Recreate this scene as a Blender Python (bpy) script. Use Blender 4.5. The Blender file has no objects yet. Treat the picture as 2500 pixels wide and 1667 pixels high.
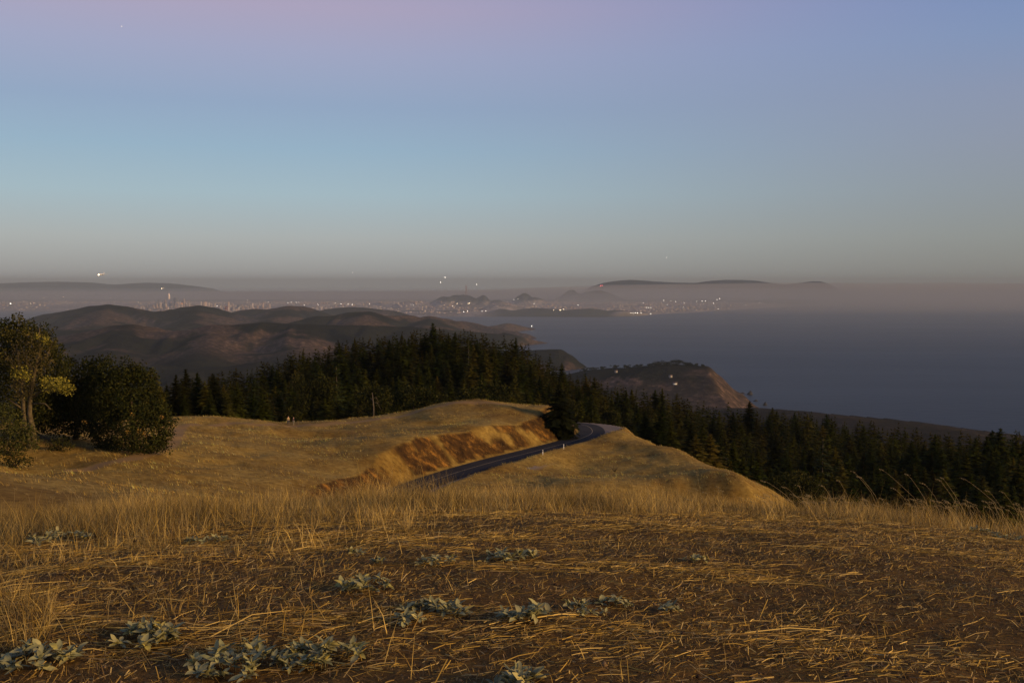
import bpy, math, random
import numpy as np
from mathutils import Vector

random.seed(7)
rng = np.random.default_rng(11)
scene = bpy.context.scene
C = scene.collection

# ------------------------------------------------------------------ camera
F = 2430.0                       # focal length in pixels of a 2500 px wide frame
CAMZ = 1.5
PITCH = math.atan(143.5 / F)     # level line of the eye falls 143.5 px above the middle
cam_d = bpy.data.cameras.new("camera")
cam_d.sensor_width = 36.0
cam_d.lens = 36.0 * F / 2500.0
cam_d.clip_start = 0.1
cam_d.clip_end = 250000.0
cam = bpy.data.objects.new("camera", cam_d)
C.objects.link(cam)
cam.location = (0, 0, CAMZ)
cam.rotation_euler = (math.pi / 2 - PITCH, 0, 0)
scene.camera = cam

# ------------------------------------------------------------------ light
SUN_AZ = math.radians(112)       # clockwise from the view direction (+Y)
SUN_EL = math.radians(13)
sun_d = bpy.data.lights.new("sun", 'SUN')
sun_d.energy = 5.0
sun_d.angle = math.radians(14)
sun_d.color = (1.0, 0.65, 0.28)
sun = bpy.data.objects.new("sun", sun_d)
C.objects.link(sun)
sdir = Vector((math.sin(SUN_AZ) * math.cos(SUN_EL), math.cos(SUN_AZ) * math.cos(SUN_EL), math.sin(SUN_EL)))
sun.rotation_euler = sdir.to_track_quat('Z', 'Y').to_euler()
sun.location = (0, -20, 40)

world = bpy.data.worlds.new("World")
scene.world = world
world.use_nodes = True
wt = world.node_tree
wt.nodes.clear()
def wn(t, **k):
    n = wt.nodes.new(t)
    for a, b in k.items():
        setattr(n, a, b)
    return n
def wmath(op, a, b=None):
    n = wn('ShaderNodeMath', operation=op)
    for i, v in enumerate((a, b)):
        if v is None: continue
        if isinstance(v, (int, float)): n.inputs[i].default_value = v
        else: wt.links.new(v, n.inputs[i])
    return n.outputs[0]
tc = wn('ShaderNodeTexCoord')
sep = wn('ShaderNodeSeparateXYZ')
wt.links.new(tc.outputs['Generated'], sep.inputs[0])
# dusk sky opposite the sunset: the grey-blue earth shadow low down, the lilac belt above it and blue over that;
# the belt stands higher on the anti-solar side (left) and sinks to the right
def lin(c):
    c = c / 255.0
    return c / 12.92 if c <= 0.04045 else ((c + 0.055) / 1.055) ** 2.4
def sky_ramp(stops):
    ramp = wn('ShaderNodeValToRGB')
    wt.links.new(sep.outputs[2], ramp.inputs[0])
    els = ramp.color_ramp.elements
    while len(els) < len(stops): els.new(0.5)
    for e, (p, c) in zip(els, stops):
        e.position = p
        e.color = (lin(c[0]), lin(c[1]), lin(c[2]), 1)
    return ramp.outputs[0]
anti = sky_ramp([(0.0, (148, 150, 152)), (0.0126, (158, 162, 164)), (0.043, (168, 176, 180)), (0.086, (160, 184, 198)), (0.129, (147, 176, 200)), (0.17, (144, 165, 196)),
                 (0.218, (160, 165, 196)), (0.257, (172, 162, 190)), (0.34, (160, 158, 194)), (0.5, (115, 126, 178)), (1.0, (72, 92, 146))])
solar = sky_ramp([(0.0, (122, 126, 124)), (0.0126, (128, 133, 133)), (0.043, (134, 141, 144)), (0.086, (136, 144, 156)), (0.129, (138, 145, 166)), (0.17, (136, 146, 174)),
                  (0.218, (124, 145, 184)), (0.257, (114, 140, 187)), (0.34, (98, 128, 182)), (0.5, (80, 110, 170)), (1.0, (72, 92, 146))])
side = wn('ShaderNodeMapRange', interpolation_type='SMOOTHSTEP')
wt.links.new(sep.outputs[0], side.inputs[0]); side.inputs[1].default_value = -0.22; side.inputs[2].default_value = 0.60
mixs = wn('ShaderNodeMix', data_type='RGBA')
wt.links.new(side.outputs[0], mixs.inputs[0]); wt.links.new(anti, mixs.inputs[6]); wt.links.new(solar, mixs.inputs[7])
sky = wn('ShaderNodeTexSky', sky_type='NISHITA', sun_disc=False)
sky.sun_elevation = math.radians(3)
sky.sun_rotation = SUN_AZ
sky.altitude = 560
bg1 = wn('ShaderNodeBackground'); bg1.inputs[1].default_value = 0.94
wt.links.new(mixs.outputs[2], bg1.inputs[0])
bg2 = wn('ShaderNodeBackground'); bg2.inputs[1].default_value = 0.02
wt.links.new(sky.outputs[0], bg2.inputs[0])
adds = wn('ShaderNodeAddShader')
wt.links.new(bg1.outputs[0], adds.inputs[0]); wt.links.new(bg2.outputs[0], adds.inputs[1])
wo = wn('ShaderNodeOutputWorld')
wt.links.new(adds.outputs[0], wo.inputs[0])

scene.view_settings.view_transform = 'Standard'
scene.view_settings.look = 'None'
scene.view_settings.exposure = 0.0
scene.view_settings.gamma = 1.0
scene.view_settings.use_curve_mapping = False
scene.render.engine = 'CYCLES'
scene.cycles.max_bounces = 5
scene.cycles.diffuse_bounces = 2
scene.cycles.glossy_bounces = 2
scene.cycles.volume_bounces = 4
scene.cycles.transparent_max_bounces = 4
scene.cycles.use_denoising = True

# ------------------------------------------------------------------ helpers
SEA = -560.0
def vtan(v):
    """downward slope of the line of sight through picture row v (straight ahead)"""
    return math.tan(math.atan((v - 833.5) / F) + PITCH)
_cp, _sp = math.cos(PITCH), math.sin(PITCH)
def ray(u, v):
    a, b = (u - 1250.0) / F, (833.5 - v) / F
    return np.array([a, _cp + b * _sp, -_sp + b * _cp])
def P(u, v, d):
    r = ray(u, v)
    return np.array([0, 0, CAMZ]) + r * (d / r[1])
def PZ(u, d, z):
    """point d metres ahead under picture column u at height z"""
    r = ray(u, 1000)
    # x follows the column: a*t with t from depth, corrected for height
    t = (_cp * d - _sp * (z - CAMZ))
    return np.array([(u - 1250.0) / F * t, d, z])
def proj(p):
    x, y, z = p[..., 0], p[..., 1], p[..., 2] - CAMZ
    dep = _cp * y - _sp * z
    up = _sp * y + _cp * z
    return 1250 + F * x / dep, 833.5 - F * up / dep, dep

def hash2(ix, iy, seed):
    h = (ix.astype(np.int64) * 374761393 + iy.astype(np.int64) * 668265263 + seed * 974711) & 0xffffffff
    h = ((h ^ (h >> 13)) * 1274126177) & 0xffffffff
    h = h ^ (h >> 16)
    return (h & 0xffff) / 65535.0
def vnoise(x, y, seed=0):
    x = np.asarray(x, float); y = np.asarray(y, float)
    ix, iy = np.floor(x), np.floor(y)
    fx, fy = x - ix, y - iy
    fx = fx * fx * (3 - 2 * fx); fy = fy * fy * (3 - 2 * fy)
    a = hash2(ix, iy, seed); b = hash2(ix + 1, iy, seed); c = hash2(ix, iy + 1, seed); d = hash2(ix + 1, iy + 1, seed)
    return (a + (b - a) * fx) * (1 - fy) + (c + (d - c) * fx) * fy
def fbm(x, y, seed=0, oct=4, gain=0.5):
    s, a, t = 0, 1.0, 0
    for o in range(oct):
        s = s + a * (vnoise(x * 2 ** o + o * 17.3, y * 2 ** o - o * 9.1, seed + o) - 0.5) * 2
        t += a; a *= gain
    return s / t
def sstep(a, b, x):
    t = np.clip((x - a) / (b - a), 0, 1)
    return t * t * (3 - 2 * t)

def mk_mesh(name, V, quads=None, tris=None, col=None, smooth=False, attrs=None, mats=None, midx=None):
    me = bpy.data.meshes.new(name)
    V = np.asarray(V, np.float32)
    parts, tot = [], []
    if quads is not None and len(quads):
        q = np.asarray(quads, np.int32); parts.append(q.ravel()); tot.append(np.full(len(q), 4, np.int32))
    if tris is not None and len(tris):
        t = np.asarray(tris, np.int32); parts.append(t.ravel()); tot.append(np.full(len(t), 3, np.int32))
    loops = np.concatenate(parts); tot = np.concatenate(tot)
    me.vertices.add(len(V)); me.vertices.foreach_set('co', V.ravel())
    me.loops.add(len(loops)); me.loops.foreach_set('vertex_index', loops)
    me.polygons.add(len(tot))
    st = np.zeros(len(tot), np.int32); st[1:] = np.cumsum(tot)[:-1]
    me.polygons.foreach_set('loop_start', st)
    if smooth: me.polygons.foreach_set('use_smooth', np.ones(len(tot), bool))
    if midx is not None: me.polygons.foreach_set('material_index', np.asarray(midx, np.int32))
    if col is not None:
        a = me.attributes.new('col', 'FLOAT_COLOR', 'POINT')
        cc = np.ones((len(V), 4), np.float32); cc[:, :3] = col
        a.data.foreach_set('color', cc.ravel())
    for k, vals in (attrs or {}).items():
        a = me.attributes.new(k, 'FLOAT', 'POINT')
        a.data.foreach_set('value', np.asarray(vals, np.float32))
    me.update(calc_edges=True)
    for m in (mats or []): me.materials.append(m)
    return me
def link(name, me, parent=None, loc=None, kind=None, label=None, cat=None, group=None):
    o = bpy.data.objects.new(name, me)
    C.objects.link(o)
    if parent is not None: o.parent = parent
    if loc is not None: o.location = loc
    if kind: o['kind'] = kind
    if label: o['label'] = label
    if cat: o['category'] = cat
    if group: o['group'] = group
    return o
def thing(name, loc, label, cat, group=None, rz=0.0, s=1.0):
    o = link(name, None, None, loc, None, label, cat, group)
    o.rotation_euler = (0, 0, rz); o.scale = (s, s, s)
    o.empty_display_size = 0.2
    return o

class Geo:
    """collects vertices and faces for one mesh"""
    def __init__(s): s.V, s.Q, s.T, s.C, s.n = [], [], [], [], 0
    def add(s, V, quads=None, tris=None, col=None):
        V = np.asarray(V, float).reshape(-1, 3)
        if quads is not None and len(quads): s.Q.append(np.asarray(quads) + s.n)
        if tris is not None and len(tris): s.T.append(np.asarray(tris) + s.n)
        s.V.append(V); s.n += len(V)
        s.C.append(np.broadcast_to(np.asarray(col if col is not None else (1, 1, 1), float), (len(V), 3)))
    def mesh(s, name, mat, smooth=False):
        return mk_mesh(name, np.concatenate(s.V), np.concatenate(s.Q) if s.Q else None, np.concatenate(s.T) if s.T else None,
                       np.concatenate(s.C), smooth, mats=[mat] if mat else None)
    def box(s, c, h, col=None, rz=0.0):
        c = np.asarray(c, float); h = np.asarray(h, float)
        o = np.array([[x, y, z] for z in (-1, 1) for y in (-1, 1) for x in (-1, 1)], float) * h
        if rz:
            k, n = math.cos(rz), math.sin(rz)
            o = np.stack([o[:, 0] * k - o[:, 1] * n, o[:, 0] * n + o[:, 1] * k, o[:, 2]], 1)
        s.add(o + c, [[0, 2, 3, 1], [4, 5, 7, 6], [0, 1, 5, 4], [2, 6, 7, 3], [0, 4, 6, 2], [1, 3, 7, 5]], None, col)
    def tube(s, pts, rad, n=7, col=None, cap=True):
        pts = np.asarray(pts, float); m = len(pts)
        rad = np.broadcast_to(np.asarray(rad, float), (m,))
        tan = np.gradient(pts, axis=0); tan /= np.linalg.norm(tan, axis=1, keepdims=True) + 1e-9
        ref = np.array([0, 0, 1.0]) if abs(tan[0][2]) < 0.9 else np.array([1.0, 0, 0])
        V = []
        for i in range(m):
            a = np.cross(tan[i], ref); a /= np.linalg.norm(a) + 1e-9
            b = np.cross(tan[i], a)
            for k in range(n):
                t = 2 * math.pi * k / n
                V.append(pts[i] + rad[i] * (a * math.cos(t) + b * math.sin(t)))
        Q = [[i * n + k, i * n + (k + 1) % n, (i + 1) * n + (k + 1) % n, (i + 1) * n + k] for i in range(m - 1) for k in range(n)]
        T = []
        if cap:
            V.append(pts[0]); V.append(pts[-1])
            for k in range(n):
                T.append([m * n, (k + 1) % n, k]); T.append([m * n + 1, (m - 1) * n + k, (m - 1) * n + (k + 1) % n])
        s.add(V, Q, T, col)

# ------------------------------------------------------------------ materials
def mat_new(name):
    m = bpy.data.materials.new(name); m.use_nodes = True
    nt = m.node_tree; nt.nodes.clear()
    out = nt.nodes.new('ShaderNodeOutputMaterial')
    b = nt.nodes.new('ShaderNodeBsdfPrincipled')
    nt.links.new(b.outputs[0], out.inputs[0])
    return m, nt, b
def nd(nt, t, **k):
    n = nt.nodes.new(t)
    for a, b in k.items(): setattr(n, a, b)
    return n
def noise_n(nt, scale, detail=4, rough=0.55, vec=None):
    n = nd(nt, 'ShaderNodeTexNoise'); n.inputs['Scale'].default_value = scale
    n.inputs['Detail'].default_value = detail; n.inputs['Roughness'].default_value = rough
    if vec is None:
        g = nd(nt, 'ShaderNodeNewGeometry'); vec = g.outputs['Position']
    nt.links.new(vec, n.inputs['Vector'])
    return n.outputs['Fac']
def ramp_n(nt, fac, stops):
    r = nd(nt, 'ShaderNodeValToRGB'); e = r.color_ramp.elements
    while len(e) < len(stops): e.new(0.5)
    for q, (p, c) in zip(e, stops): q.position = p; q.color = (c[0], c[1], c[2], 1)
    nt.links.new(fac, r.inputs[0]); return r.outputs[0]
def mix_n(nt, fac, a, b, mode='MIX'):
    n = nd(nt, 'ShaderNodeMix', data_type='RGBA', blend_type=mode)
    for i, v in ((0, fac), (6, a), (7, b)):
        if isinstance(v, (int, float)): n.inputs[i].default_value = v
        elif isinstance(v, tuple): n.inputs[i].default_value = (v[0], v[1], v[2], 1)
        else: nt.links.new(v, n.inputs[i])
    return n.outputs[2]
def attr_n(nt, name):
    a = nd(nt, 'ShaderNodeAttribute', attribute_name=name); return a
def bump_n(nt, b, h, strength=0.4, dist=0.05):
    n = nd(nt, 'ShaderNodeBump'); n.inputs['Strength'].default_value = strength; n.inputs['Distance'].default_value = dist
    nt.links.new(h, n.inputs['Height']); nt.links.new(n.outputs[0], b.inputs['Normal'])
def simple(name, c, rough=0.8, spec=0.2, noise=None, amp=0.3, metal=0.0):
    m, nt, b = mat_new(name)
    b.inputs['Roughness'].default_value = rough; b.inputs['Specular IOR Level'].default_value = spec
    b.inputs['Metallic'].default_value = metal
    if noise:
        f = noise_n(nt, noise)
        col = ramp_n(nt, f, [(0.3, tuple(x * (1 - amp) for x in c)), (0.7, tuple(min(1, x * (1 + amp)) for x in c))])
        nt.links.new(col, b.inputs['Base Color'])
    else: b.inputs['Base Color'].default_value = (*c, 1)
    return m
def vcol_mat(name, rough=0.8, spec=0.15, trans=0.0, rand=0.0):
    """colour comes per blade / leaf from the mesh, with an optional shift per object"""
    m, nt, b = mat_new(name)
    b.inputs['Roughness'].default_value = rough; b.inputs['Specular IOR Level'].default_value = spec
    col = attr_n(nt, 'col').outputs['Color']
    if rand:
        oi = nd(nt, 'ShaderNodeObjectInfo')
        f = ramp_n(nt, oi.outputs['Random'], [(0, (1 - rand,) * 3), (0.5, (1.0, 1.0 + rand * 0.3, 1.0 - rand * 0.2)), (1, (1 + rand, 1 + rand * 0.7, 1 - rand * 0.1))])
        col = mix_n(nt, 1.0, col, f, 'MULTIPLY')
    nt.links.new(col, b.inputs['Base Color'])
    if trans:
        t = nd(nt, 'ShaderNodeBsdfTranslucent'); nt.links.new(col, t.inputs[0])
        mx = nd(nt, 'ShaderNodeMixShader'); mx.inputs[0].default_value = trans
        out = [n for n in nt.nodes if n.type == 'OUTPUT_MATERIAL'][0]
        nt.links.new(b.outputs[0], mx.inputs[1]); nt.links.new(t.outputs[0], mx.inputs[2]); nt.links.new(mx.outputs[0], out.inputs[0])
    return m
def emit_mat(name, c, s):
    m = bpy.data.materials.new(name); m.use_nodes = True
    nt = m.node_tree; nt.nodes.clear()
    o = nt.nodes.new('ShaderNodeOutputMaterial'); e = nt.nodes.new('ShaderNodeEmission')
    e.inputs[0].default_value = (*c, 1); e.inputs[1].default_value = s
    nt.links.new(e.outputs[0], o.inputs[0])
    m.cycles.emission_sampling = 'NONE'
    return m

# ------------------------------------------------------------------ the near and middle ground
# heights of the hilltop, the grass hill, the spur and the wooded knoll, as control points (column, row, metres ahead)
ROADPX = [(1079, 1165), (1198, 1129), (1308, 1101), (1380, 1082), (1427, 1067), (1446, 1055), (1438, 1042), (1410, 1036)]
road = []
for u, v in ROADPX:
    d = 25.6 / (vtan(v) - 0.0444)
    road.append([(u - 1250) / F * (_cp * d + _sp * 34), d, -31 - (d - 155) * 0.0444])
road = [[-10, 82, -27.8], [-15, 105, -28.8], [-18, 128, -29.8], [-17.2, 150, -30.8]] + road + [[9, 265, -36.0], [-4, 271, -36.6], [-20, 277, -37.3]]
road = np.array(road)
def resample(p, step):
    # Catmull-Rom through the points, then even steps
    q = np.vstack([2 * p[0] - p[1], p, 2 * p[-1] - p[-2]]); out = []
    for i in range(1, len(q) - 2):
        for t in np.linspace(0, 1, 24, endpoint=False):
            a, b, c, d = q[i - 1], q[i], q[i + 1], q[i + 2]
            out.append(0.5 * (2 * b + (c - a) * t + (2 * a - 5 * b + 4 * c - d) * t * t + (3 * b - a - 3 * c + d) * t ** 3))
    out = np.array(out + [q[-2]])
    s = np.r_[0, np.cumsum(np.linalg.norm(np.diff(out, axis=0), axis=1))]
    n = max(2, int(s[-1] / step)); ss = np.linspace(0, s[-1], n)
    return np.stack([np.interp(ss, s, out[:, k]) for k in range(3)], 1)
road = resample(road, 1.0)
rt = np.gradient(road, axis=0); rt[:, 2] = 0; rt /= np.linalg.norm(rt, axis=1, keepdims=True)
rn = np.stack([rt[:, 1], -rt[:, 0], 0 * rt[:, 0]], 1)      # to the right of travel
RW = 3.05

CP = []
def cp(u, v, d): CP.append(P(u, v, d))
def cz(u, d, z): CP.append(PZ(u, d, z))
for q in [(20, 1150, 108), (200, 1170, 105), (400, 1170, 115), (600, 1170, 126), (800, 1165, 140), (900, 1172, 147),
          (60, 1112, 125), (300, 1108, 130), (150, 1085, 134), (450, 1100, 146), (600, 1100, 158), (750, 1100, 168), (850, 1110, 164),
          (160, 1050, 160), (430, 1050, 172), (560, 1060, 180), (700, 1065, 190), (850, 1060, 196), (-150, 1100, 120), (-150, 1040, 160),
          (430, 1022, 195), (508, 1020, 200), (583, 1022, 206), (642, 1026, 210), (707, 1036, 215), (776, 1030, 220), (836, 1025, 224),
          (925, 1016, 228), (1000, 1004, 231), (1053, 991, 234), (1091, 981, 236), (1142, 977, 238), (1193, 979, 239), (1244, 986, 239), (1318, 997, 234),
          (950, 1095, 168), (1000, 1078, 175), (1100, 1062, 187), (1000, 1050, 200), (1100, 1030, 208), (1142, 1004, 226), (1230, 1040, 206), (1220, 1016, 222),
          (1330, 1036, 220), (1150, 1052, 193), (1365, 1035, 224),
          (1520, 1047, 240), (1538, 1056, 234), (1601, 1090, 216), (1686, 1115, 200), (1772, 1145, 184), (1857, 1179, 170), (1835, 1200, 158),
          (1500, 1100, 200), (1400, 1120, 189), (1300, 1140, 178), (1600, 1150, 176), (1700, 1180, 160), (1500, 1180, 154), (1200, 1180, 159), (1350, 1185, 153)]:
    cp(*q)
for q in [  # ground hidden behind the crests, under the woods
        (200, 215, -30), (0, 240, -34), (-300, 240, -34), (-300, 450, -70), (200, 400, -60), (200, 650, -110),
        (430, 240, -31), (430, 330, -46), (430, 420, -55), (430, 600, -95), (600, 250, -34), (600, 330, -47), (600, 430, -51), (600, 600, -88),
        (707, 250, -38), (750, 265, -43), (750, 340, -52), (750, 440, -45.5), (750, 620, -80), (900, 262, -39), (900, 300, -50), (900, 350, -54), (900, 470, -41), (900, 650, -75),
        (1080, 262, -35), (1080, 295, -46), (1080, 340, -56), (1080, 480, -38.5), (1080, 560, -42), (1080, 800, -100), (1200, 262, -34),
        (1200, 340, -56), (1200, 480, -41), (1270, 340, -56), (1270, 470, -43.5), (1346, 440, -49), (1397, 400, -52.5), (1300, 700, -95),
        (1450, 310, -51), (1450, 420, -57), (1600, 262, -54), (1600, 330, -68), (1600, 420, -72), (1600, 530, -75), (1600, 800, -150),
        (1720, 235, -58), (1770, 300, -74), (1770, 420, -80), (1770, 560, -87), (1770, 850, -170), (1860, 200, -52), (2005, 240, -62), (2005, 300, -67), (2005, 500, -83), (2005, 850, -170),
        (2200, 280, -68), (2200, 450, -84), (2200, 800, -175), (2450, 250, -62), (2450, 350, -69), (2450, 500, -98), (2450, 900, -210), (2900, 260, -70), (2900, 500, -130), (2900, 900, -260),
        (1900, 100, -31), (1900, 150, -43), (2200, 100, -30), (2200, 180, -52), (2500, 120, -36), (2900, 120, -42), (1500, 110, -29), (1200, 110, -29), (800, 95, -22), (400, 85, -17), (0, 80, -15), (-300, 80, -14), (-300, 120, -20),
        (300, 1300, -300), (1000, 1300, -280), (1700, 1300, -300), (2400, 1300, -320), (300, 2600, -560), (1000, 2600, -560), (1700, 2600, -570), (2400, 2300, -560)]:
    cz(*q)
for a in range(-180, 180, 20):
    t = math.radians(a); side = max(0, abs(a) - 45) / 135
    for r in (6, 12):
        CP.append(np.array([r * math.sin(t), r * math.cos(t), -0.0092 * r * r * (1 - 0.6 * side)]))
    CP.append(np.array([26 * math.sin(t), 26 * math.cos(t), -6.3 * (1 - 0.55 * side)]))
    CP.append(np.array([48 * math.sin(t), 48 * math.cos(t), -13.2 * (1 - 0.6 * side)]))
    if abs(a) > 45:
        for r in (150, 600, 2600):
            CP.append(np.array([r * math.sin(t), r * math.cos(t), -0.2 * r * (1 - 0.5 * side)]))
CP = np.array(CP)
def rb_in(x, y):
    r = np.sqrt(x * x + y * y) + 1e-6
    th = np.arctan2(x, y)
    return th, np.log(r + 4.0), r
def _phi(d2): return 0.5 * d2 * np.log(d2 + 1e-12)
_th, _lr, _r = rb_in(CP[:, 0], CP[:, 1])
_w = CP[:, 2] / (_r + 10)
_n = len(CP)
_K = _phi((_th[:, None] - _th[None]) ** 2 + (_lr[:, None] - _lr[None]) ** 2) + 2e-5 * np.eye(_n)
_PP = np.stack([np.ones(_n), _th, _lr], 1)
_A = np.block([[_K, _PP], [_PP.T, np.zeros((3, 3))]])
_sol = np.linalg.solve(_A, np.r_[_w, 0, 0, 0])
def H_rbf(x, y):
    sh = np.shape(x); x = np.ravel(x).astype(float); y = np.ravel(y).astype(float)
    out = np.empty(len(x))
    for i in range(0, len(x), 20000):
        th, lr, r = rb_in(x[i:i + 20000], y[i:i + 20000])
        k = _phi((th[:, None] - _th[None]) ** 2 + (lr[:, None] - _lr[None]) ** 2)
        out[i:i + 20000] = (k @ _sol[:_n] + _sol[_n] + _sol[_n + 1] * th + _sol[_n + 2] * lr) * (r + 10)
    return out.reshape(sh)
def road_near(x, y):
    """signed distance to the right of the road's centre line, road height there"""
    x = np.ravel(x); y = np.ravel(y)
    s = np.full(len(x), 999.0); z = np.zeros(len(x))
    m = np.where((np.abs(y - 190) < 110) & (np.abs(x) < 80))[0]
    for i in range(0, len(m), 20000):
        j = m[i:i + 20000]
        dx = x[j][:, None] - road[None, :, 0]; dy = y[j][:, None] - road[None, :, 1]
        k = np.argmin(dx * dx + dy * dy, 1); ar = np.arange(len(j))
        dd = np.sqrt(dx[ar, k] ** 2 + dy[ar, k] ** 2)
        sg = np.sign(dx[ar, k] * rn[k, 0] + dy[ar, k] * rn[k, 1])
        s[j] = dd * np.where(sg == 0, 1, sg); z[j] = road[k, 2]
    return s, z
TURN = np.array([23.5, 251.0])   # wide gravel turnout outside the bend
def H(x, y, fine=True):
    sh = np.shape(x); x = np.ravel(np.asarray(x, float)); y = np.ravel(np.asarray(y, float))
    r = np.hypot(x, y)
    z = H_rbf(x, y)
    th = np.arctan2(x, y)
    side = np.clip(np.abs(th) - 0.8, 0, 9) / 2.4
    para = -(0.0083 + 0.0003 * np.clip(th / 0.45, -1, 1)) * r * r * (1 - 0.6 * side)
    k = sstep(14, 34, r)
    z = para * (1 - k) + z * k
    z = z + fbm(x / 26, y / 26, 3) * 0.9 * sstep(60, 100, r) + fbm(x / 7, y / 7, 5) * 0.34 * sstep(50, 90, r) + np.minimum(0, 0.18 - np.abs(fbm(x / 14, y / 14, 9))) * 1.6 * sstep(70, 100, r)
    # road cut and fill
    s, zr = road_near(x, y)
    left = np.clip(-s - RW - 0.7, 0, None); right = np.clip(s - RW - 1.2 - 5.5 * np.exp(-((x - TURN[0]) ** 2 + (y - TURN[1]) ** 2) / 90.0), 0, None)
    rough = fbm(x / 3.1, y / 3.1, 21) * 0.8
    cut = np.where(s < 0, zr - 0.06 + left * (1.0 + 0.14 * rough), zr - 0.06 + right * 0.55)
    fill = np.where(s < 0, zr - 0.06 - left * 0.6, zr - 0.06 - right * 0.62)
    on = np.abs(s) < 500
    z = np.where(on, np.maximum(np.minimum(z, cut), fill), z)
    if fine:
        nearw = 1 - sstep(12, 30, r)
        z = z + nearw * (fbm(x / 1.3, y / 1.3, 31) * 0.05 + fbm(x / 0.3, y / 0.3, 33) * 0.018)
    return z.reshape(sh)
def hit(u, v, t0=1.5, t1=900.0):
    """where the line of sight through (u, v) meets the ground"""
    r = ray(u, v); t = np.geomspace(t0, t1, 900)
    p = np.array([0, 0, CAMZ]) + r * t[:, None]
    h = H(p[:, 0], p[:, 1])
    i = int(np.argmax(p[:, 2] < h))
    if i == 0: return p[-1]
    a = (p[i - 1, 2] - h[i - 1]); b = (h[i] - p[i, 2]); k = a / (a + b + 1e-9)
    q = p[i - 1] * (1 - k) + p[i] * k
    q[2] = H(np.array([q[0]]), np.array([q[1]]))[0]
    return q

# wood mask: where the trees stand
FRONT = np.array([(-900, 230), (-200, 228), (300, 224), (430, 222), (600, 230), (707, 243), (750, 250), (900, 258), (1100, 264), (1244, 262), (1320, 262), (1400, 292), (1470, 285), (1530, 268),
                  (1600, 248), (1690, 232), (1772, 218), (1857, 205), (1920, 205), (2100, 215), (2500, 225), (3400, 240)], float)
def col_u(x, y, z): return proj(np.stack([x, y, z], -1))[0]
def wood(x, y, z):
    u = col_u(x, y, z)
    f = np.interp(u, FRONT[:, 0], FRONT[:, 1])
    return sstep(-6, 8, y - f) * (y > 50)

def polar_grid(azs, rs):
    A, R = np.meshgrid(azs, rs)
    X, Y = R * np.sin(A), R * np.cos(A)
    n, m = A.shape
    i = np.arange(n * m).reshape(n, m)
    return X, Y, i
def grid_quads(i):
    return np.stack([i[:-1, :-1].ravel(), i[:-1, 1:].ravel(), i[1:, 1:].ravel(), i[1:, :-1].ravel()], 1)
azs = np.radians(np.r_[np.arange(-180, -36, 4.0), np.linspace(-36, 36, 441), np.arange(40, 181, 4.0)])
rs = np.r_[0.05, np.geomspace(0.6, 2.5, 26), np.geomspace(2.55, 15, 165), np.geomspace(15.3, 120, 50), np.geomspace(121, 290, 190), np.geomspace(295, 2600, 70)]
X, Y, gi = polar_grid(azs, rs)
Z = H(X, Y)
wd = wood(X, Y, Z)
s_, zr_ = road_near(X, Y); s_ = s_.reshape(X.shape); zr_ = zr_.reshape(X.shape)
# bare cut bank: left of the road, where the slope was cut
gx = np.gradient(Z, axis=1) / (np.gradient(X, axis=1) ** 2 + np.gradient(Y, axis=1) ** 2 + 1e-9) ** 0.5
bank = sstep(-0.25, 0.15, fbm(X / 5, Y / 5, 27) + 0.25) * sstep(0.3, 0.6, np.abs(gx)) * (s_ < 0) * (s_ > -16) * (Z > zr_ + 0.15)
grav = ((np.abs(s_) < 30) & (np.abs(s_) > 0) & (np.abs(Z - zr_) < 0.35) & (s_ > 0)).astype(float) * sstep(RW + 9, RW + 7, np.abs(s_))
# footpath on the left shoulder of the hill and along the crest
TRAIL = resample(np.array([hit(u, v) for u, v in [(180, 1150), (270, 1128), (345, 1112), (405, 1092), (432, 1068), (440, 1047), (470, 1036), (560, 1034), (640, 1037), (705, 1040), (790, 1037), (900, 1026), (1000, 1011), (1080, 990), (1160, 983), (1250, 990)]]), 1.5)
def path_mask(x, y, w):
    xr, yr = np.ravel(x), np.ravel(y); o = np.full(len(xr), 99.0)
    m = np.where((np.hypot(xr, yr) > 80) & (np.hypot(xr, yr) < 280))[0]
    for i in range(0, len(m), 20000):
        j = m[i:i + 20000]
        o[j] = np.sqrt(((xr[j][:, None] - TRAIL[None, :, 0]) ** 2 + (yr[j][:, None] - TRAIL[None, :, 1]) ** 2).min(1))
    return (1 - sstep(w * 0.5, w, o)).reshape(np.shape(x))
trail = path_mask(X, Y, 1.6)
far_near = 1 - sstep(14, 26, np.hypot(X, Y))

m_ground, nt, b = mat_new('dry_grass_ground')
b.inputs['Roughness'].default_value = 0.95; b.inputs['Specular IOR Level'].default_value = 0.05
n1 = noise_n(nt, 0.09, 5, 0.6); n2 = noise_n(nt, 1.1, 5, 0.65); n3 = noise_n(nt, 9.0, 5, 0.7); n4 = noise_n(nt, 45.0, 3, 0.6)
g1 = ramp_n(nt, n2, [(0.28, (0.13, 0.082, 0.020)), (0.5, (0.24, 0.155, 0.036)), (0.72, (0.34, 0.235, 0.060))])
g2 = ramp_n(nt, n1, [(0.35, (0.62, 0.55, 0.48)), (0.6, (1.0, 1.0, 1.0))])
grass_c = mix_n(nt, 1.0, g1, g2, 'MULTIPLY')
soil = mix_n(nt, 0.5, ramp_n(nt, n3, [(0.3, (0.042, 0.024, 0.006)), (0.52, (0.11, 0.063, 0.013)), (0.75, (0.21, 0.13, 0.028))]),
             ramp_n(nt, n4, [(0.3, (0.032, 0.018, 0.008)), (0.7, (0.17, 0.095, 0.034))]))
col = mix_n(nt, attr_n(nt, 'near').outputs['Fac'], grass_c, soil)
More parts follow.
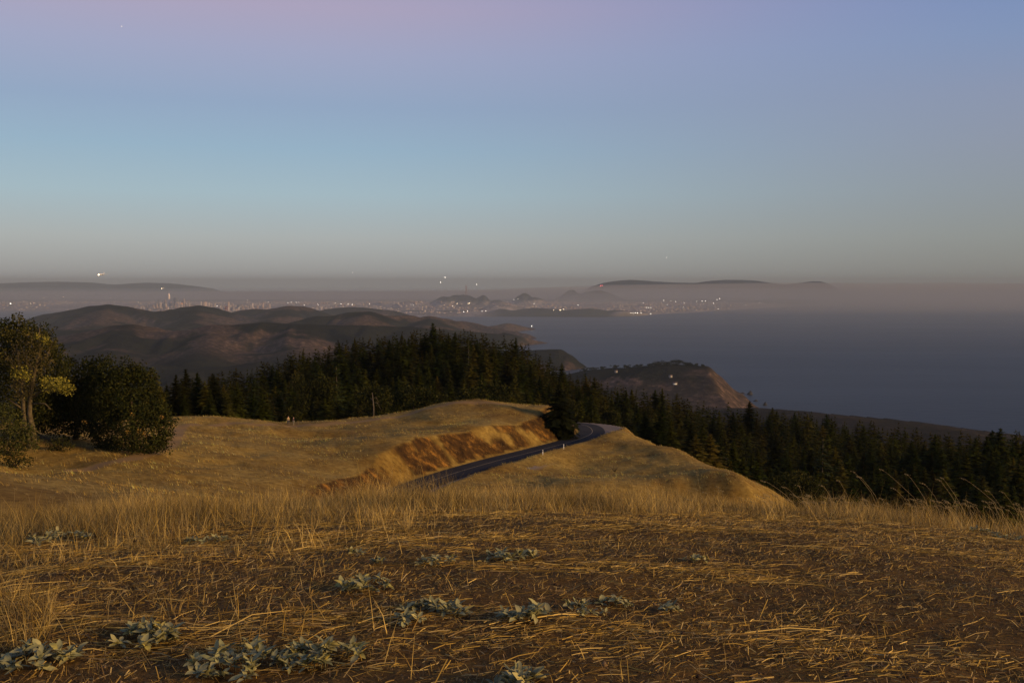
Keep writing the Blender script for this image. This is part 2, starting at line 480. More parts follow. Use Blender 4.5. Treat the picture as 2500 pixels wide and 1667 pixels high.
bk = ramp_n(nt, noise_n(nt, 0.35, 6, 0.72), [(0.36, (0.022, 0.012, 0.005)), (0.50, (0.055, 0.028, 0.008)), (0.58, (0.12, 0.06, 0.013)), (0.68, (0.30, 0.14, 0.024))])
col = mix_n(nt, attr_n(nt, 'bank').outputs['Fac'], col, bk)
gv = ramp_n(nt, noise_n(nt, 5.0, 4), [(0.3, (0.13, 0.10, 0.075)), (0.7, (0.22, 0.175, 0.13))])
col = mix_n(nt, attr_n(nt, 'gravel').outputs['Fac'], col, gv)
col = mix_n(nt, attr_n(nt, 'trail').outputs['Fac'], col, ramp_n(nt, n3, [(0.3, (0.17, 0.105, 0.042)), (0.7, (0.26, 0.165, 0.066))]))
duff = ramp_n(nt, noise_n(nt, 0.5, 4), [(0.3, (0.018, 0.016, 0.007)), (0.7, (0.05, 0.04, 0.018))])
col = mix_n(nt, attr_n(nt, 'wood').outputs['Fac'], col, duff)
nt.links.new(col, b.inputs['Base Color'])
bump_n(nt, b, n3, 0.5, 0.03)
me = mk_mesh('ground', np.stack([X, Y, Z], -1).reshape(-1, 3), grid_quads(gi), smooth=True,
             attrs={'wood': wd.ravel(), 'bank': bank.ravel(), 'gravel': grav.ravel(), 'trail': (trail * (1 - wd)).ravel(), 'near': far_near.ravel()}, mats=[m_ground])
link('ground', me, kind='structure', label='dry golden hilltop and grass hills falling to wooded slopes')

# ------------------------------------------------------------------ the road
def ribbon(p, n, o0, o1, dz, name, mat):
    a = p + n * o0; bb = p + n * o1
    V = np.empty((2 * len(p), 3)); V[0::2] = a; V[1::2] = bb; V[:, 2] += dz
    i = np.arange(len(p) - 1) * 2
    return mk_mesh(name, V, np.stack([i, i + 1, i + 3, i + 2], 1), smooth=True, mats=[mat])
m_asph, nt, b = mat_new('asphalt')
b.inputs['Roughness'].default_value = 0.95; b.inputs['Specular IOR Level'].default_value = 0.08
nt.links.new(mix_n(nt, 1.0, ramp_n(nt, noise_n(nt, 30, 3), [(0.3, (0.024, 0.021, 0.018)), (0.7, (0.044, 0.039, 0.034))]),
             ramp_n(nt, noise_n(nt, 0.25, 4), [(0.3, (0.75, 0.75, 0.75)), (0.7, (1.1, 1.1, 1.1))]), 'MULTIPLY'), b.inputs['Base Color'])
m_line = simple('worn_yellow_paint', (0.26, 0.19, 0.09), 0.8, noise=3.0, amp=0.4)
rd = link('road', ribbon(road, rn, -RW, RW, 0.05, 'road', m_asph), kind='structure')
for o in (-0.07,):
    link('center_line', ribbon(road, rn, o, o + 0.14, 0.058, 'center_line', m_line), rd)

# ------------------------------------------------------------------ the sea
m_sea, nt, b = mat_new('sea_water')
b.inputs['Base Color'].default_value = (0.008, 0.014, 0.020, 1)
b.inputs['Roughness'].default_value = 0.42
b.inputs['IOR'].default_value = 1.33
b.inputs['Specular IOR Level'].default_value = 0.13
g = nd(nt, 'ShaderNodeNewGeometry')
mp = nd(nt, 'ShaderNodeMapping'); mp.inputs['Scale'].default_value = (0.012, 0.03, 0.01); mp.inputs['Rotation'].default_value = (0, 0, 0.5)
nt.links.new(g.outputs['Position'], mp.inputs[0])
bump_n(nt, b, noise_n(nt, 1.0, 6, 0.6, mp.outputs[0]), 0.35, 8.0)
mp2 = nd(nt, 'ShaderNodeMapping'); mp2.inputs['Scale'].default_value = (0.00035, 0.0016, 0.001); mp2.inputs['Rotation'].default_value = (0, 0, 0.35)
nt.links.new(g.outputs['Position'], mp2.inputs[0])
streak = noise_n(nt, 1.0, 5, 0.6, mp2.outputs[0])
nt.links.new(ramp_n(nt, streak, [(0.3, (0.008, 0.013, 0.019)), (0.7, (0.010, 0.0155, 0.022))]), b.inputs['Base Color'])
nt.links.new(ramp_n(nt, streak, [(0.3, (0.41,) * 3), (0.7, (0.45,) * 3)]), b.inputs['Roughness'])
W = 64000.0
link('sea', mk_mesh('sea', [[-W, -W, SEA], [W, -W, SEA], [W, W, SEA], [-W, W, SEA]], [[0, 1, 2, 3]], mats=[m_sea]), kind='structure')

# ------------------------------------------------------------------ headlands and coast
RIDGES = []
def ridge(pts, slope, wid=60.0, back=None, right=None): RIDGES.append((np.array([P(*q) for q in pts]), slope, wid, slope if back is None else back, right))
ridge([(60, 786, 11200), (76, 780, 11200), (118, 766, 11200), (179, 756, 11150), (223, 747, 11100), (265, 743, 11100), (303, 748, 11000), (335, 754, 11000), (373, 761, 10900), (434, 758, 10800), (480, 757, 10700), (540, 772, 10600)], 0.33)
ridge([(420, 764, 11600), (434, 757, 11500), (453, 749, 11500), (485, 746, 11500), (517, 750, 11500), (542, 758, 11400), (580, 768, 11200), (640, 782, 10800)], 0.36)
ridge([(560, 770, 11900), (574, 765, 11900), (590, 757, 11900), (627, 753, 11800), (654, 755, 11800), (675, 752, 11800), (708, 746, 11800), (740, 748, 11800), (770, 757, 11700), (788, 764, 11600), (830, 778, 11300)], 0.36)
ridge([(770, 764, 13400), (806, 753, 13400), (850, 749, 13400), (895, 751, 13300), (955, 758, 13200), (1000, 770, 13100), (1040, 783, 13000)], 0.33)
ridge([(700, 792, 9300), (740, 782, 9500), (776, 771, 9600), (830, 770, 9700), (862, 761, 9800), (898, 760, 9900), (930, 770, 10000), (971, 771, 10100), (1002, 770, 10200), (1027, 775, 10300), (1050, 772, 10400), (1078, 777, 10500), (1104, 783, 10600), (1130, 784, 10700), (1150, 787, 10800), (1175, 794, 10900), (1201, 801, 11000)], 0.34)
ridge([(1160, 800, 11300), (1206, 795, 11500), (1239, 789, 11600), (1257, 791, 11700), (1283, 798, 11850), (1303, 802, 11950)], 0.40, right=1.2)
ridge([(1000, 800, 7500), (1100, 806, 8200), (1216, 815, 8900), (1231, 812, 8950), (1257, 818, 9000), (1295, 828, 9150), (1333, 836, 9250)], 0.40, right=1.2)
ridge([(60, 835, 7000), (150, 820, 7000), (191, 815, 6950), (249, 807, 6900), (287, 795, 6900), (319, 793, 6900), (344, 803, 6850), (360, 812, 6800), (414, 809, 6800), (478, 803, 6800), (526, 793, 6850), (590, 791, 6900), (642, 786, 6950), (687, 789, 7000), (746, 791, 7000), (806, 794, 7050), (895, 794, 7200), (1000, 798, 7500), (1100, 812, 7600), (1180, 830, 7500)], 0.26, right=0.7)
ridge([(526, 794, 6850), (500, 850, 6000), (480, 880, 5400)], 0.30)
ridge([(746, 792, 7000), (720, 850, 6100), (700, 880, 5500)], 0.30)
ridge([(1000, 798, 7500), (960, 842, 6400), (930, 865, 5900)], 0.30)
ridge([(319, 794, 6900), (270, 850, 6000), (250, 880, 5500)], 0.30)
ridge([(265, 744, 11100), (250, 770, 10200), (230, 790, 9600)], 0.3)
ridge([(485, 747, 11500), (470, 775, 10200), (480, 790, 9600)], 0.3)
ridge([(708, 747, 11800), (690, 770, 10800), (650, 786, 10000)], 0.3)
ridge([(898, 761, 9900), (860, 790, 8900)], 0.3)
ridge([(1050, 773, 10400), (1040, 796, 9300)], 0.3)
ridge([(1050, 850, 7000), (1250, 857, 6800), (1326, 854, 6700), (1367, 853, 6650), (1385, 864, 6600), (1392, 873, 6590), (1410, 884, 6580), (1433, 897, 6570)], 0.42, right=1.1)
ridge([(1200, 915, 5200), (1390, 913, 4900), (1428, 904, 4800), (1489, 897, 4700), (1569, 894, 4650), (1610, 891, 4600), (1652, 890, 4600), (1677, 891, 4580), (1725, 893, 4550), (1747, 912, 4540), (1760, 931, 4530), (1802, 957, 4500), (1842, 990, 4450)], 0.24, 22, 0.6, 1.1)
ridge([(1600, 1010, 3900), (1720, 1000, 3800), (1840, 994, 3700), (1898, 998, 3500), (1993, 1007, 3300), (2068, 1019, 3100), (2142, 1034, 2950), (2217, 1050, 2800), (2306, 1062, 2650), (2353, 1069, 2550), (2500, 1092, 2300), (2750, 1125, 2050)], 0.12, 60, 0.35)
ridge([(-200, 905, 4600), (200, 905, 4700), (500, 900, 4900), (800, 893, 5100), (1100, 893, 5200), (1280, 915, 5000)], 0.10, 120, right=0.7)
ridge([(-200, 860, 6000), (300, 868, 6000), (800, 860, 6100), (1000, 864, 6300)], 0.10, 120, right=0.7)
ridge([(-300, 805, 9000), (300, 806, 9000), (800, 812, 8700), (1000, 816, 8700)], 0.10, 120, right=0.7)
# side spurs running down from the crests
rsp = np.random.default_rng(17)
for k in (0, 1, 2, 4, 6, 7, 17):
    pts, sl, wid, back, right = RIDGES[k]
    seg = np.r_[0, np.cumsum(np.linalg.norm(np.diff(pts[:, :2], axis=0), axis=1))]
    s0 = rsp.uniform(100, 300)
    while s0 < seg[-1] - 100:
        p0 = np.array([np.interp(s0, seg, pts[:, j]) for j in range(3)])
        rel = p0[2] - SEA
        if rel > 90:
            L = rsp.uniform(500, 1100); dx = rsp.normal(0, 0.45) * L; fall = min(rel * 0.75, L * sl * rsp.uniform(0.42, 0.62))
            mid = p0 + np.array([dx * 0.35, -L * 0.45, -fall * 0.38]); end = p0 + np.array([dx, -L, -fall])
            RIDGES.append((np.array([p0 - np.array([0, 0, 4]), mid, end]), 0.52, 22.0, 0.52, None))
        s0 += rsp.uniform(260, 520)
def H_far(x, y):
    sh = x.shape; x = x.ravel(); y = y.ravel()
    wx = x + fbm(x / 900, y / 900, 41) * 150; wy = y + fbm(x / 900, y / 900, 47) * 150
    best = np.full(len(x), -2000.0); gd = np.full(len(x), 1e6)
    for pts, sl, wid, back, right in RIDGES:
        hb = np.full(len(x), -2000.0)
        for a, c in zip(pts[:-1], pts[1:]):
            ab = c[:2] - a[:2]; L2 = (ab ** 2).sum()
            # crest lines keep their place: the warp fades towards them
            t = np.clip(((x - a[0]) * ab[0] + (y - a[1]) * ab[1]) / L2, 0, 1)
            d0 = np.hypot(x - a[0] - t * ab[0], y - a[1] - t * ab[1])
            gd = np.minimum(gd, d0)
            k = np.clip(d0 / 500, 0, 1)
            qx = x + (wx - x) * k; qy = y + (wy - y) * k
            t = np.clip(((qx - a[0]) * ab[0] + (qy - a[1]) * ab[1]) / L2, 0, 1)
            dx = qx - a[0] - t * ab[0]; dy = qy - a[1] - t * ab[1]
            d = np.hypot(dx, dy)
            s = np.where(dy > 0, back, sl)
            if right: s = s + (right - s) * np.clip(dx / (d + 1), 0, 1)
            hb = np.maximum(hb, a[2] + t * (c[2] - a[2]) - s * (np.sqrt(d * d + wid * wid) - wid))
        hi = np.maximum(best, hb); lo = np.minimum(best, hb)
        best = hi + 4 * np.log1p(np.exp(np.clip((lo - hi) / 4, -40, 0))) * (lo > -1500)
    rel = best - SEA
    calm = sstep(3000, 5200, y)
    best = best + calm * ((0.4 - np.abs(fbm(x / 210, y / 210, 59, 3))) * 34 - 7) * sstep(40, 200, gd) * sstep(20, 120, rel)
    gul = (0.5 - np.abs(fbm(x / 520, y / 520, 51, 4))) * 2 * sstep(60, 300, gd)
    best = best + calm * (gul * 44 - 16 * sstep(60, 300, gd)) * sstep(20, 160, rel) + fbm(x / 130, y / 130, 57, 3) * 5 * sstep(5, 60, rel)
    return np.maximum(best, SEA - 8).reshape(sh)
azf = np.radians(np.linspace(-31, 31, 570)); rf = np.geomspace(2000, 14200, 300)
X, Y, gi = polar_grid(azf, rf)
Zf = H_far(X, Y)
# brush and trees grow in the gullies and on the bluff top, dry grass on the shoulders
br = fbm(X / 700, Y / 700, 61, 5) + 0.35 * fbm(X / 150, Y / 150, 67, 3)
br = sstep(-0.08, 0.14, br)
uu, vv, dd = proj(np.stack([X, Y, Zf], -1))
bluff = (dd > 3900) & (dd < 5300) & (uu > 1330)
br = np.where(bluff, sstep(1790, 1650, uu + fbm(X / 120, Y / 120, 71) * 160) * (0.62 + 0.38 * sstep(940, 918, vv + fbm(X / 60, Y / 60, 73) * 14)), br)
for cu, cv, ru, rv in ((1480, 938, 34, 9), (1540, 933, 30, 12), (1626, 944, 20, 9), (1500, 926, 18, 6)):
    br = np.where(bluff & (((uu - cu) / ru) ** 2 + ((vv - cv) / rv) ** 2 + 0.5 * fbm(X / 50, Y / 50, 79) < 1), 0.0, br)
br = np.where((dd < 3900), 0.75 + 0.25 * fbm(X / 200, Y / 200, 75), br)
br = np.where((dd > 3900) & (dd < 6200) & (uu < 1330), np.maximum(br, sstep(6300, 5400, dd)), br)
br = np.maximum(br, np.exp(-((uu - 300) / 45.0) ** 2 - ((dd - 6900) / 350.0) ** 2))
br = np.maximum(br, sstep(300, 150, uu) * sstep(9800, 11200, dd) * 0.9)
m_hill, nt, b = mat_new('headland_brush')
b.inputs['Roughness'].default_value = 1.0; b.inputs['Specular IOR Level'].default_value = 0.0
n1 = noise_n(nt, 0.006, 6, 0.62); n2 = noise_n(nt, 0.03, 5, 0.65)
dry = ramp_n(nt, n2, [(0.32, (0.028, 0.020, 0.017)), (0.55, (0.070, 0.047, 0.036)), (0.74, (0.20, 0.13, 0.095))])  # dry grass tones, contrast raised to imitate light and shade in the folds
brush = ramp_n(nt, n1, [(0.3, (0.006, 0.008, 0.008)), (0.7, (0.018, 0.018, 0.015))])
nt.links.new(mix_n(nt, attr_n(nt, 'brush').outputs['Fac'], dry, brush), b.inputs['Base Color'])
bump_n(nt, b, n2, 0.9, 10.0)
link('headlands', mk_mesh('headlands', np.stack([X, Y, Zf], -1).reshape(-1, 3), grid_quads(gi), smooth=True, attrs={'brush': br.ravel()}, mats=[m_hill]), kind='structure', label='brown brushy headlands running down to the sea')

# ------------------------------------------------------------------ the city's land, wooded park band, far mountains
COAST = np.array([(-900, 17200), (0, 17000), (1000, 16500), (1480, 16300), (1560, 16900), (1700, 18800), (1900, 23000), (2100, 30000), (2300, 40000), (3000, 60000)], float)
def bump(x, y, u, v, d, ru, rd):
    c = P(u, v, d); k = d / F
    q = ((x - c[0]) / (ru * k)) ** 2 + ((y - c[1]) / rd) ** 2
    return (c[2] - SEA) * np.exp(-q)
CITYH = [(1085, 723, 20500, 38, 1000), (1130, 719, 20600, 40, 1100), (1165, 722, 20500, 30, 900), (1210, 733, 20400, 60, 1200), (1275, 717, 22000, 24, 900), (1300, 726, 21800, 40, 900), (1015, 735, 20500, 60, 1000), (940, 738, 21000, 50, 900),
         (1215, 745, 18300, 60, 500), (1330, 752, 17200, 90, 380), (1420, 753, 17100, 80, 380), (1500, 757, 17000, 60, 320), (1250, 756, 17100, 50, 300), (1390, 708, 26000, 40, 1500), (1460, 709, 26000, 60, 1500)]
def H_city(x, y):
    u = 1250 + F * x / y
    dc = np.interp(u, COAST[:, 0], COAST[:, 1])
    inside = y - dc
    base = 34 * sstep(0, 700, inside) + 55 * sstep(600, 5000, inside) + fbm(x / 900, y / 900, 81) * 22 * sstep(0, 900, inside)
    h = base
    wx, wy = x + 260 * fbm(x / 700, y / 700, 85, 3), y + 500 * fbm(x / 900, y / 900, 86, 3)
    for q in CITYH: h = np.maximum(h, bump(wx, wy, *q) * (1 + 0.10 * fbm(x / 260, y / 260, 89, 3)))
    h = np.where(inside > 0, h + fbm(x / 300, y / 300, 83, 3) * 16 * sstep(100, 900, inside), -6)
    bay = sstep(300, 120, u) * sstep(21500, 19000, y)          # open bay water beyond the headlands
    h = h * (1 - bay) - 6 * bay
    return SEA + h
azc = np.radians(np.linspace(-31, 20, 480)); rc = np.r_[np.geomspace(16000, 19500, 110), np.geomspace(19600, 29000, 60)]
A, R = np.meshgrid(np.tan(azc), rc); X, Y = A * R, R
gi = np.arange(A.size).reshape(A.shape)
Zc = H_city(X, Y)
uu, vv, dd = proj(np.stack([X, Y, Zc], -1))
pk = np.maximum(sstep(1150, 1240, uu) * sstep(17750, 17500, dd + fbm(X / 300, Y / 300, 87) * 250) * sstep(1590, 1540, uu), 0)
pk = np.maximum(pk, sstep(150, 210, Zc - SEA + fbm(X / 250, Y / 250, 88) * 30) * (dd < 23500))
pk = np.maximum(pk, np.exp(-((dd - 18250) / 160.0) ** 2) * (uu > 980) * (uu < 1330))
pk = np.maximum(pk, sstep(24000, 25000, dd))
beach = sstep(1480, 1520, uu) * np.clip(1 - np.abs(Y - np.interp(uu, COAST[:, 0], COAST[:, 1]) - 130) / 190, 0, 1)
m_city, nt, b = mat_new('city_ground')
b.inputs['Roughness'].default_value = 1.0; b.inputs['Specular IOR Level'].default_value = 0.0
vor = nd(nt, 'ShaderNodeTexVoronoi'); vor.inputs['Scale'].default_value = 0.022
g = nd(nt, 'ShaderNodeNewGeometry'); nt.links.new(g.outputs['Position'], vor.inputs['Vector'])
blocks = ramp_n(nt, vor.outputs['Color'], [(0.0, (0.14, 0.12, 0.105)), (0.5, (0.30, 0.245, 0.21)), (1.0, (0.48, 0.40, 0.35))])
blocks = mix_n(nt, 1.0, blocks, ramp_n(nt, noise_n(nt, 0.0012, 4), [(0.35, (0.55, 0.55, 0.55)), (0.6, (1, 1, 1))]), 'MULTIPLY')
c2 = mix_n(nt, attr_n(nt, 'park').outputs['Fac'], blocks, (0.022, 0.028, 0.024))
c2 = mix_n(nt, attr_n(nt, 'beach').outputs['Fac'], c2, (0.34, 0.28, 0.24))
nt.links.new(c2, b.inputs['Base Color'])
link('city_land', mk_mesh('city_land', np.stack([X, Y, Zc], -1).reshape(-1, 3), grid_quads(gi), smooth=True, attrs={'park': pk.ravel(), 'beach': beach.ravel()}, mats=[m_city]), kind='structure')

m_mount = simple('haze_blue_woods', (0.018, 0.034, 0.055), 1.0, 0.0, noise=0.002, amp=0.4)  # blue of distant haze is mixed into the wood colour
def mountain(pts, d, depth, seed):
    us = np.linspace(pts[0][0], pts[-1][0], 140)
    vs = np.interp(us, [p[0] for p in pts], [p[1] for p in pts])
    ks = np.linspace(-1, 1, 25)
    V = []
    for k in ks:
        for u, v in zip(us, vs):
            c = P(u, v, d)
            h = (c[2] - SEA) * (1 - abs(k)) ** 0.8
            x, y = c[0] * (1 + k * depth / d), d + k * depth
            h += 14 * float(fbm(np.array([x / 700]), np.array([y / 700]), seed)[0]) * (1 - abs(k) ** 2)
            V.append([x, y, SEA - 4 + max(h, 0)])
    i = np.arange(len(V)).reshape(len(ks), len(us))
    return mk_mesh('mountains', V, grid_quads(i), smooth=True, mats=[m_mount])
link('mountains', mountain([(1380, 735), (1440, 700), (1475, 690), (1500, 686), (1540, 683), (1600, 687), (1660, 690), (1700, 690), (1730, 686), (1770, 683), (1810, 683), (1850, 686), (1880, 690), (1920, 694), (1950, 690), (1985, 686), (2005, 687), (2025, 693), (2060, 712), (2120, 740)], 34500, 2600, 91), kind='structure', label='wooded coast mountains tinted the blue of the haze')
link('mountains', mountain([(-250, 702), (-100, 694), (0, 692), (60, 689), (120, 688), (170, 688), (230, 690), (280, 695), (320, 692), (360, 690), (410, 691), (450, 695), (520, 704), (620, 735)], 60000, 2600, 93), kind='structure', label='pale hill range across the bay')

# ------------------------------------------------------------------ haze: one even volume over the whole place
m_haze = bpy.data.materials.new('haze_air'); m_haze.use_nodes = True
nt = m_haze.node_tree; nt.nodes.clear()
ho = nt.nodes.new('ShaderNodeOutputMaterial'); hv = nt.nodes.new('ShaderNodeVolumePrincipled')
hv.inputs['Density'].default_value = 2.1e-5
hv.inputs['Color'].default_value = (0.39, 0.45, 0.50, 1)
hv.inputs['Anisotropy'].default_value = 0.0
nt.links.new(hv.outputs[0], ho.inputs['Volume'])
gz = Geo(); gz.box((0, 0, (SEA - 20 + 240) / 2), (66000, 66000, (240 - SEA + 20) / 2))
link('haze', gz.mesh('haze', m_haze), kind='stuff', label='thin grey evening haze lying over sea and hills', cat='haze')

# mist over the strait and the city, and a denser fog bank beyond it
def mist(name, us, ds, hfun, dens, colr, e0, e1, label):
    m = bpy.data.materials.new(name + '_air'); m.use_nodes = True
    nt = m.node_tree; nt.nodes.clear()
    ho = nt.nodes.new('ShaderNodeOutputMaterial'); hv = nt.nodes.new('ShaderNodeVolumePrincipled')
    hv.inputs['Density'].default_value = dens
    hv.inputs['Color'].default_value = (*colr, 1)
    nt.links.new(hv.outputs[0], ho.inputs['Volume'])
    top = []
    for j, d in enumerate(ds):
        for i, u in enumerate(us):
            edge = min(1.0, i / 6.0) * min(1.0, (len(us) - 1 - i) / 6.0) * min(1.0, j / e0) * min(1.0, (len(ds) - 1 - j) / e1)
            x = (u - 1250) / F * d
            h = hfun(u) + 64 * float(fbm(np.array([x / 2600]), np.array([d / 2000]), 95, 4)[0])
            top.append([x, d, SEA + 6 + max(h, 60) * max(edge, 0.0)])
    top = np.array(top); n = len(top); i = np.arange(n).reshape(len(ds), len(us))
    bot = top.copy(); bot[:, 2] = SEA + 3
    bo = np.r_[i[0, :], i[1:, -1], i[-1, -2::-1], i[-2:0:-1, 0]]
    sideq = np.stack([bo, np.roll(bo, -1), np.roll(bo, -1) + n, bo + n], 1)
    link(name, mk_mesh(name, np.vstack([top, bot]), np.vstack([grid_quads(i), grid_quads(i)[:, ::-1] + n, sideq[:, ::-1]]), mats=[m]), kind='stuff', label=label, cat='fog')
mist('sea_mist', np.linspace(-1000, 3600, 80), np.linspace(7300, 34000, 30), lambda u: 400.0, 5.4e-5, (0.37, 0.41, 0.48), 5.0, 4.0, 'thin grey mist over the strait and the city')
mist('fog_bank', np.linspace(-900, 3400, 150), np.linspace(17500, 33500, 34), lambda u: np.interp(u, [-900, 900, 1200, 1500, 1900, 2300, 3400], [300, 300, 350, 490, 535, 548, 556]), 2.0e-4, (0.38, 0.37, 0.40), 16.0, 6.0, 'low pinkish fog bank lying beyond the city and off the coast')

# ------------------------------------------------------------------ conifers
m_bark = simple('bark', (0.045, 0.032, 0.022), 0.95, 0.05, noise=6.0, amp=0.4)
m_pale = simple('pale_bark', (0.10, 0.08, 0.06), 0.9, 0.1, noise=5.0, amp=0.3)
m_need = vcol_mat('fir_needles', 0.95, 0.03, 0.12, 0.6)
m_leaf = vcol_mat('oak_leaves', 0.95, 0.04, 0.10)

def fir_meshes(seed, Ht=17.0, R=2.9, whorls=27, per=7, twigs=8, low=0.07, gap=0.0, tone=(0.030, 0.036, 0.014), bark=None):
    r = np.random.default_rng(seed)
    tg = Geo(); bend = r.normal(0, 0.12, 2)
    zs = np.linspace(-0.6, Ht * 0.97, 7)
    tg.tube(np.stack([bend[0] * (zs / Ht) ** 2, bend[1] * (zs / Ht) ** 2, zs], 1), np.linspace(0.24, 0.03, 7) * Ht / 17, 6)
    V, T, Cc = [], [], []
    def tri(a, b, c, col):
        n = len(V); V.extend([a, b, c]); T.append([n, n + 1, n + 2]); Cc.extend([col] * 3)
    for w in range(whorls):
        t = low + (1 - low) * (w + r.uniform(-0.3, 0.3)) / whorls
        t = min(max(t, low), 0.985)
        z0 = t * Ht
        prof = min(1.0, 1.32 * (1 - t)) ** 0.85 * (0.6 + 0.4 * min(1, (t - low) / 0.16 + 0.3))
        k = max(3, int(per * (0.6 + 0.5 * (1 - t))))
        for b in range(k):
            if r.random() < gap: continue
            az = 2 * math.pi * (b + r.uniform(-0.4, 0.4)) / k + w * 1.3
            L = max(0.25, R * prof * r.uniform(0.66, 1.2))
            up = -0.30 + 0.62 * t + r.uniform(-0.12, 0.12)
            d = np.array([math.cos(az), math.sin(az), up]); d /= np.linalg.norm(d)
            side = np.array([-math.sin(az), math.cos(az), 0])
            base = np.array([bend[0] * t * t, bend[1] * t * t, min(z0 + r.uniform(-0.5, 0.5) * Ht / whorls, Ht * 0.985)])
            br = r.uniform(0.65, 1.35)
            for q in range(twigs):
                f = 0.18 + 0.8 * q / (twigs - 1)
                p = base + d * L * f + np.array([0, 0, -0.14 * L * f * f])
                sg = 1 if q % 2 else -1
                tip = p + (d * 0.55 + side * sg * r.uniform(0.5, 0.95)) * (L * 0.42 * (1.15 - 0.6 * f) + 0.18) + np.array([0, 0, -r.uniform(0.05, 0.30) * (0.3 + 0.2 * L)])
                wv = (d * 0.5 - side * sg * 0.3 + np.array([0, 0, r.uniform(-0.5, 0.2)])); wv /= np.linalg.norm(wv)
                ww = 0.16 + 0.13 * L
                g = r.uniform(0.75, 1.3) * br
                tri(p - wv * ww, p + wv * ww, tip, (tone[0] * g, tone[1] * g, tone[2] * g))
            ic = base + d * L * 0.5; g = br * 0.8
            tri(base + np.array([0, 0, 0.3]), ic + side * L * 0.34 + np.array([0, 0, -0.35]), ic - side * L * 0.34 + np.array([0, 0, -0.35]), (tone[0] * g, tone[1] * g, tone[2] * g))
            ic = base + d * L * 0.82; g = br * 0.95
            tri(base + d * L * 0.35 + np.array([0, 0, 0.1]), ic + side * L * 0.30 + np.array([0, 0, -0.3]), ic - side * L * 0.30 + np.array([0, 0, -0.3]), (tone[0] * g, tone[1] * g, tone[2] * g))
            g = br
            tri(base + d * L * 0.5 + side * 0.12, base + d * L * 0.5 - side * 0.12, base + d * L * 1.1 + np.array([0, 0, -0.12 * L]), (tone[0] * g, tone[1] * g, tone[2] * g))
    V.extend([[bend[0] - 0.1, bend[1], Ht * 0.95], [bend[0] + 0.1, bend[1], Ht * 0.95], [bend[0], bend[1], Ht * 1.0]]); n = len(V)
    T.append([n - 3, n - 2, n - 1]); Cc.extend([tone] * 3)
    return tg.mesh('trunk', bark or m_bark, True), mk_mesh('crown', V, None, T, np.array(Cc), mats=[m_need])

FIRS = [fir_meshes(100 + k, 17.0, [3.3, 3.8, 3.5, 4.0, 3.1, 3.6, 3.9, 3.4][k], [32, 34, 30, 33, 36, 31, 34, 32][k], 9, 7, [0.05, 0.08, 0.12, 0.06, 0.10, 0.05, 0.15, 0.08][k], [0, .05, .12, 0, .1, .05, .18, 0][k],
                   [(0.023, 0.026, 0.004), (0.026, 0.028, 0.005), (0.050, 0.046, 0.008), (0.019, 0.024, 0.004), (0.030, 0.031, 0.006), (0.021, 0.025, 0.004), (0.058, 0.048, 0.011), (0.026, 0.029, 0.004)][k]) for k in range(8)]  # the two olive tones add variety and imitate sunlit tips
LOWF = [fir_meshes(200 + k, 17.0, 3.5 + 0.2 * k, 15, 6, 4, 0.06, 0.0, (0.021 + 0.003 * k, 0.026, 0.004)) for k in range(4)]

# stand of trees
rngf = np.random.default_rng(5)
sp = 6.4
gx_, gy_ = np.meshgrid(np.arange(-260, 420, sp), np.arange(195, 900, sp))
px = (gx_ + rngf.uniform(-0.46, 0.46, gx_.shape) * sp).ravel(); py = (gy_ + rngf.uniform(-0.46, 0.46, gx_.shape) * sp).ravel()
keep = np.abs(px) < 0.56 * py + 5
px, py = px[keep], py[keep]
pz = H(px, py, False)
pu = col_u(px, py, pz)
ff = np.interp(pu, FRONT[:, 0], FRONT[:, 1])
rs_, _ = road_near(px, py)
keep = (py > ff + rngf.uniform(0, 6, len(px))) & (np.abs(rs_) > 8.5) & (np.hypot(px - TURN[0], py - TURN[1]) > 15) & (pu > 60)
px, py, pz, pu = px[keep], py[keep], pz[keep], pu[keep]
edge = sstep(0, 40, py - np.interp(pu, FRONT[:, 0], FRONT[:, 1]))
hs = (0.58 + 0.46 * rngf.random(len(px)) ** 1.3 + 0.20 * fbm(px / 40, py / 40, 15)) * (0.72 + 0.30 * edge)
hs = np.where(pu > 1420, hs * 1.08, hs) * 1.1 * np.interp(pu, [300, 600, 760, 1280, 1350, 1400, 1500, 1620], [0.84, 0.88, 1.0, 1.0, 0.82, 0.66, 0.74, 0.96])
hs = np.where(rngf.random(len(px)) < 0.06, hs * 1.15, hs)
# what the ground in front hides, per column
azv = np.radians(np.linspace(-29, 29, 240)); rv = np.geomspace(3, 900, 330)
Xv, Yv, _ = polar_grid(azv, rv); Zv = H(Xv, Yv, False)
Zv = Zv + 0.3 * (np.hypot(Xv, Yv) < 20)
uv_, vv_, _ = proj(np.stack([Xv, Yv, Zv], -1))
skyline = np.minimum.accumulate(vv_, axis=0)
def ground_row(x, y):
    a = np.interp(np.arctan2(x, y), azv, np.arange(len(azv))); k = np.interp(np.hypot(x, y) - 4, rv, np.arange(len(rv)))
    return skyline[k.astype(int), a.astype(int)]
buf = np.full((420, 630), False)
vis = np.zeros(len(px))
for j in np.argsort(py):
    ht = 17 * hs[j]
    ub, vb, _ = proj(np.array([px[j], py[j], pz[j]])); ut, vt_, dp = proj(np.array([px[j], py[j], pz[j] + ht]))
    vb = min(vb, ground_row(px[j], py[j]), 1667)
    if vt_ >= vb: continue
    wmax = 2.6 * hs[j] * F / dp
    full = F / dp * ht
    for row in range(int(max(vt_, 0) // 4), int(vb // 4)):
        hw = wmax * min(1, (row * 4 - vt_) / full * 1.25) * 0.9
        a, c = int(max((ut - hw) // 4, 0)), int(min((ut + hw) // 4 + 1, 629))
        if c > a:
            vis[j] += (~buf[row, a:c]).sum(); buf[row, a:c] = True
order = np.argsort(-vis)
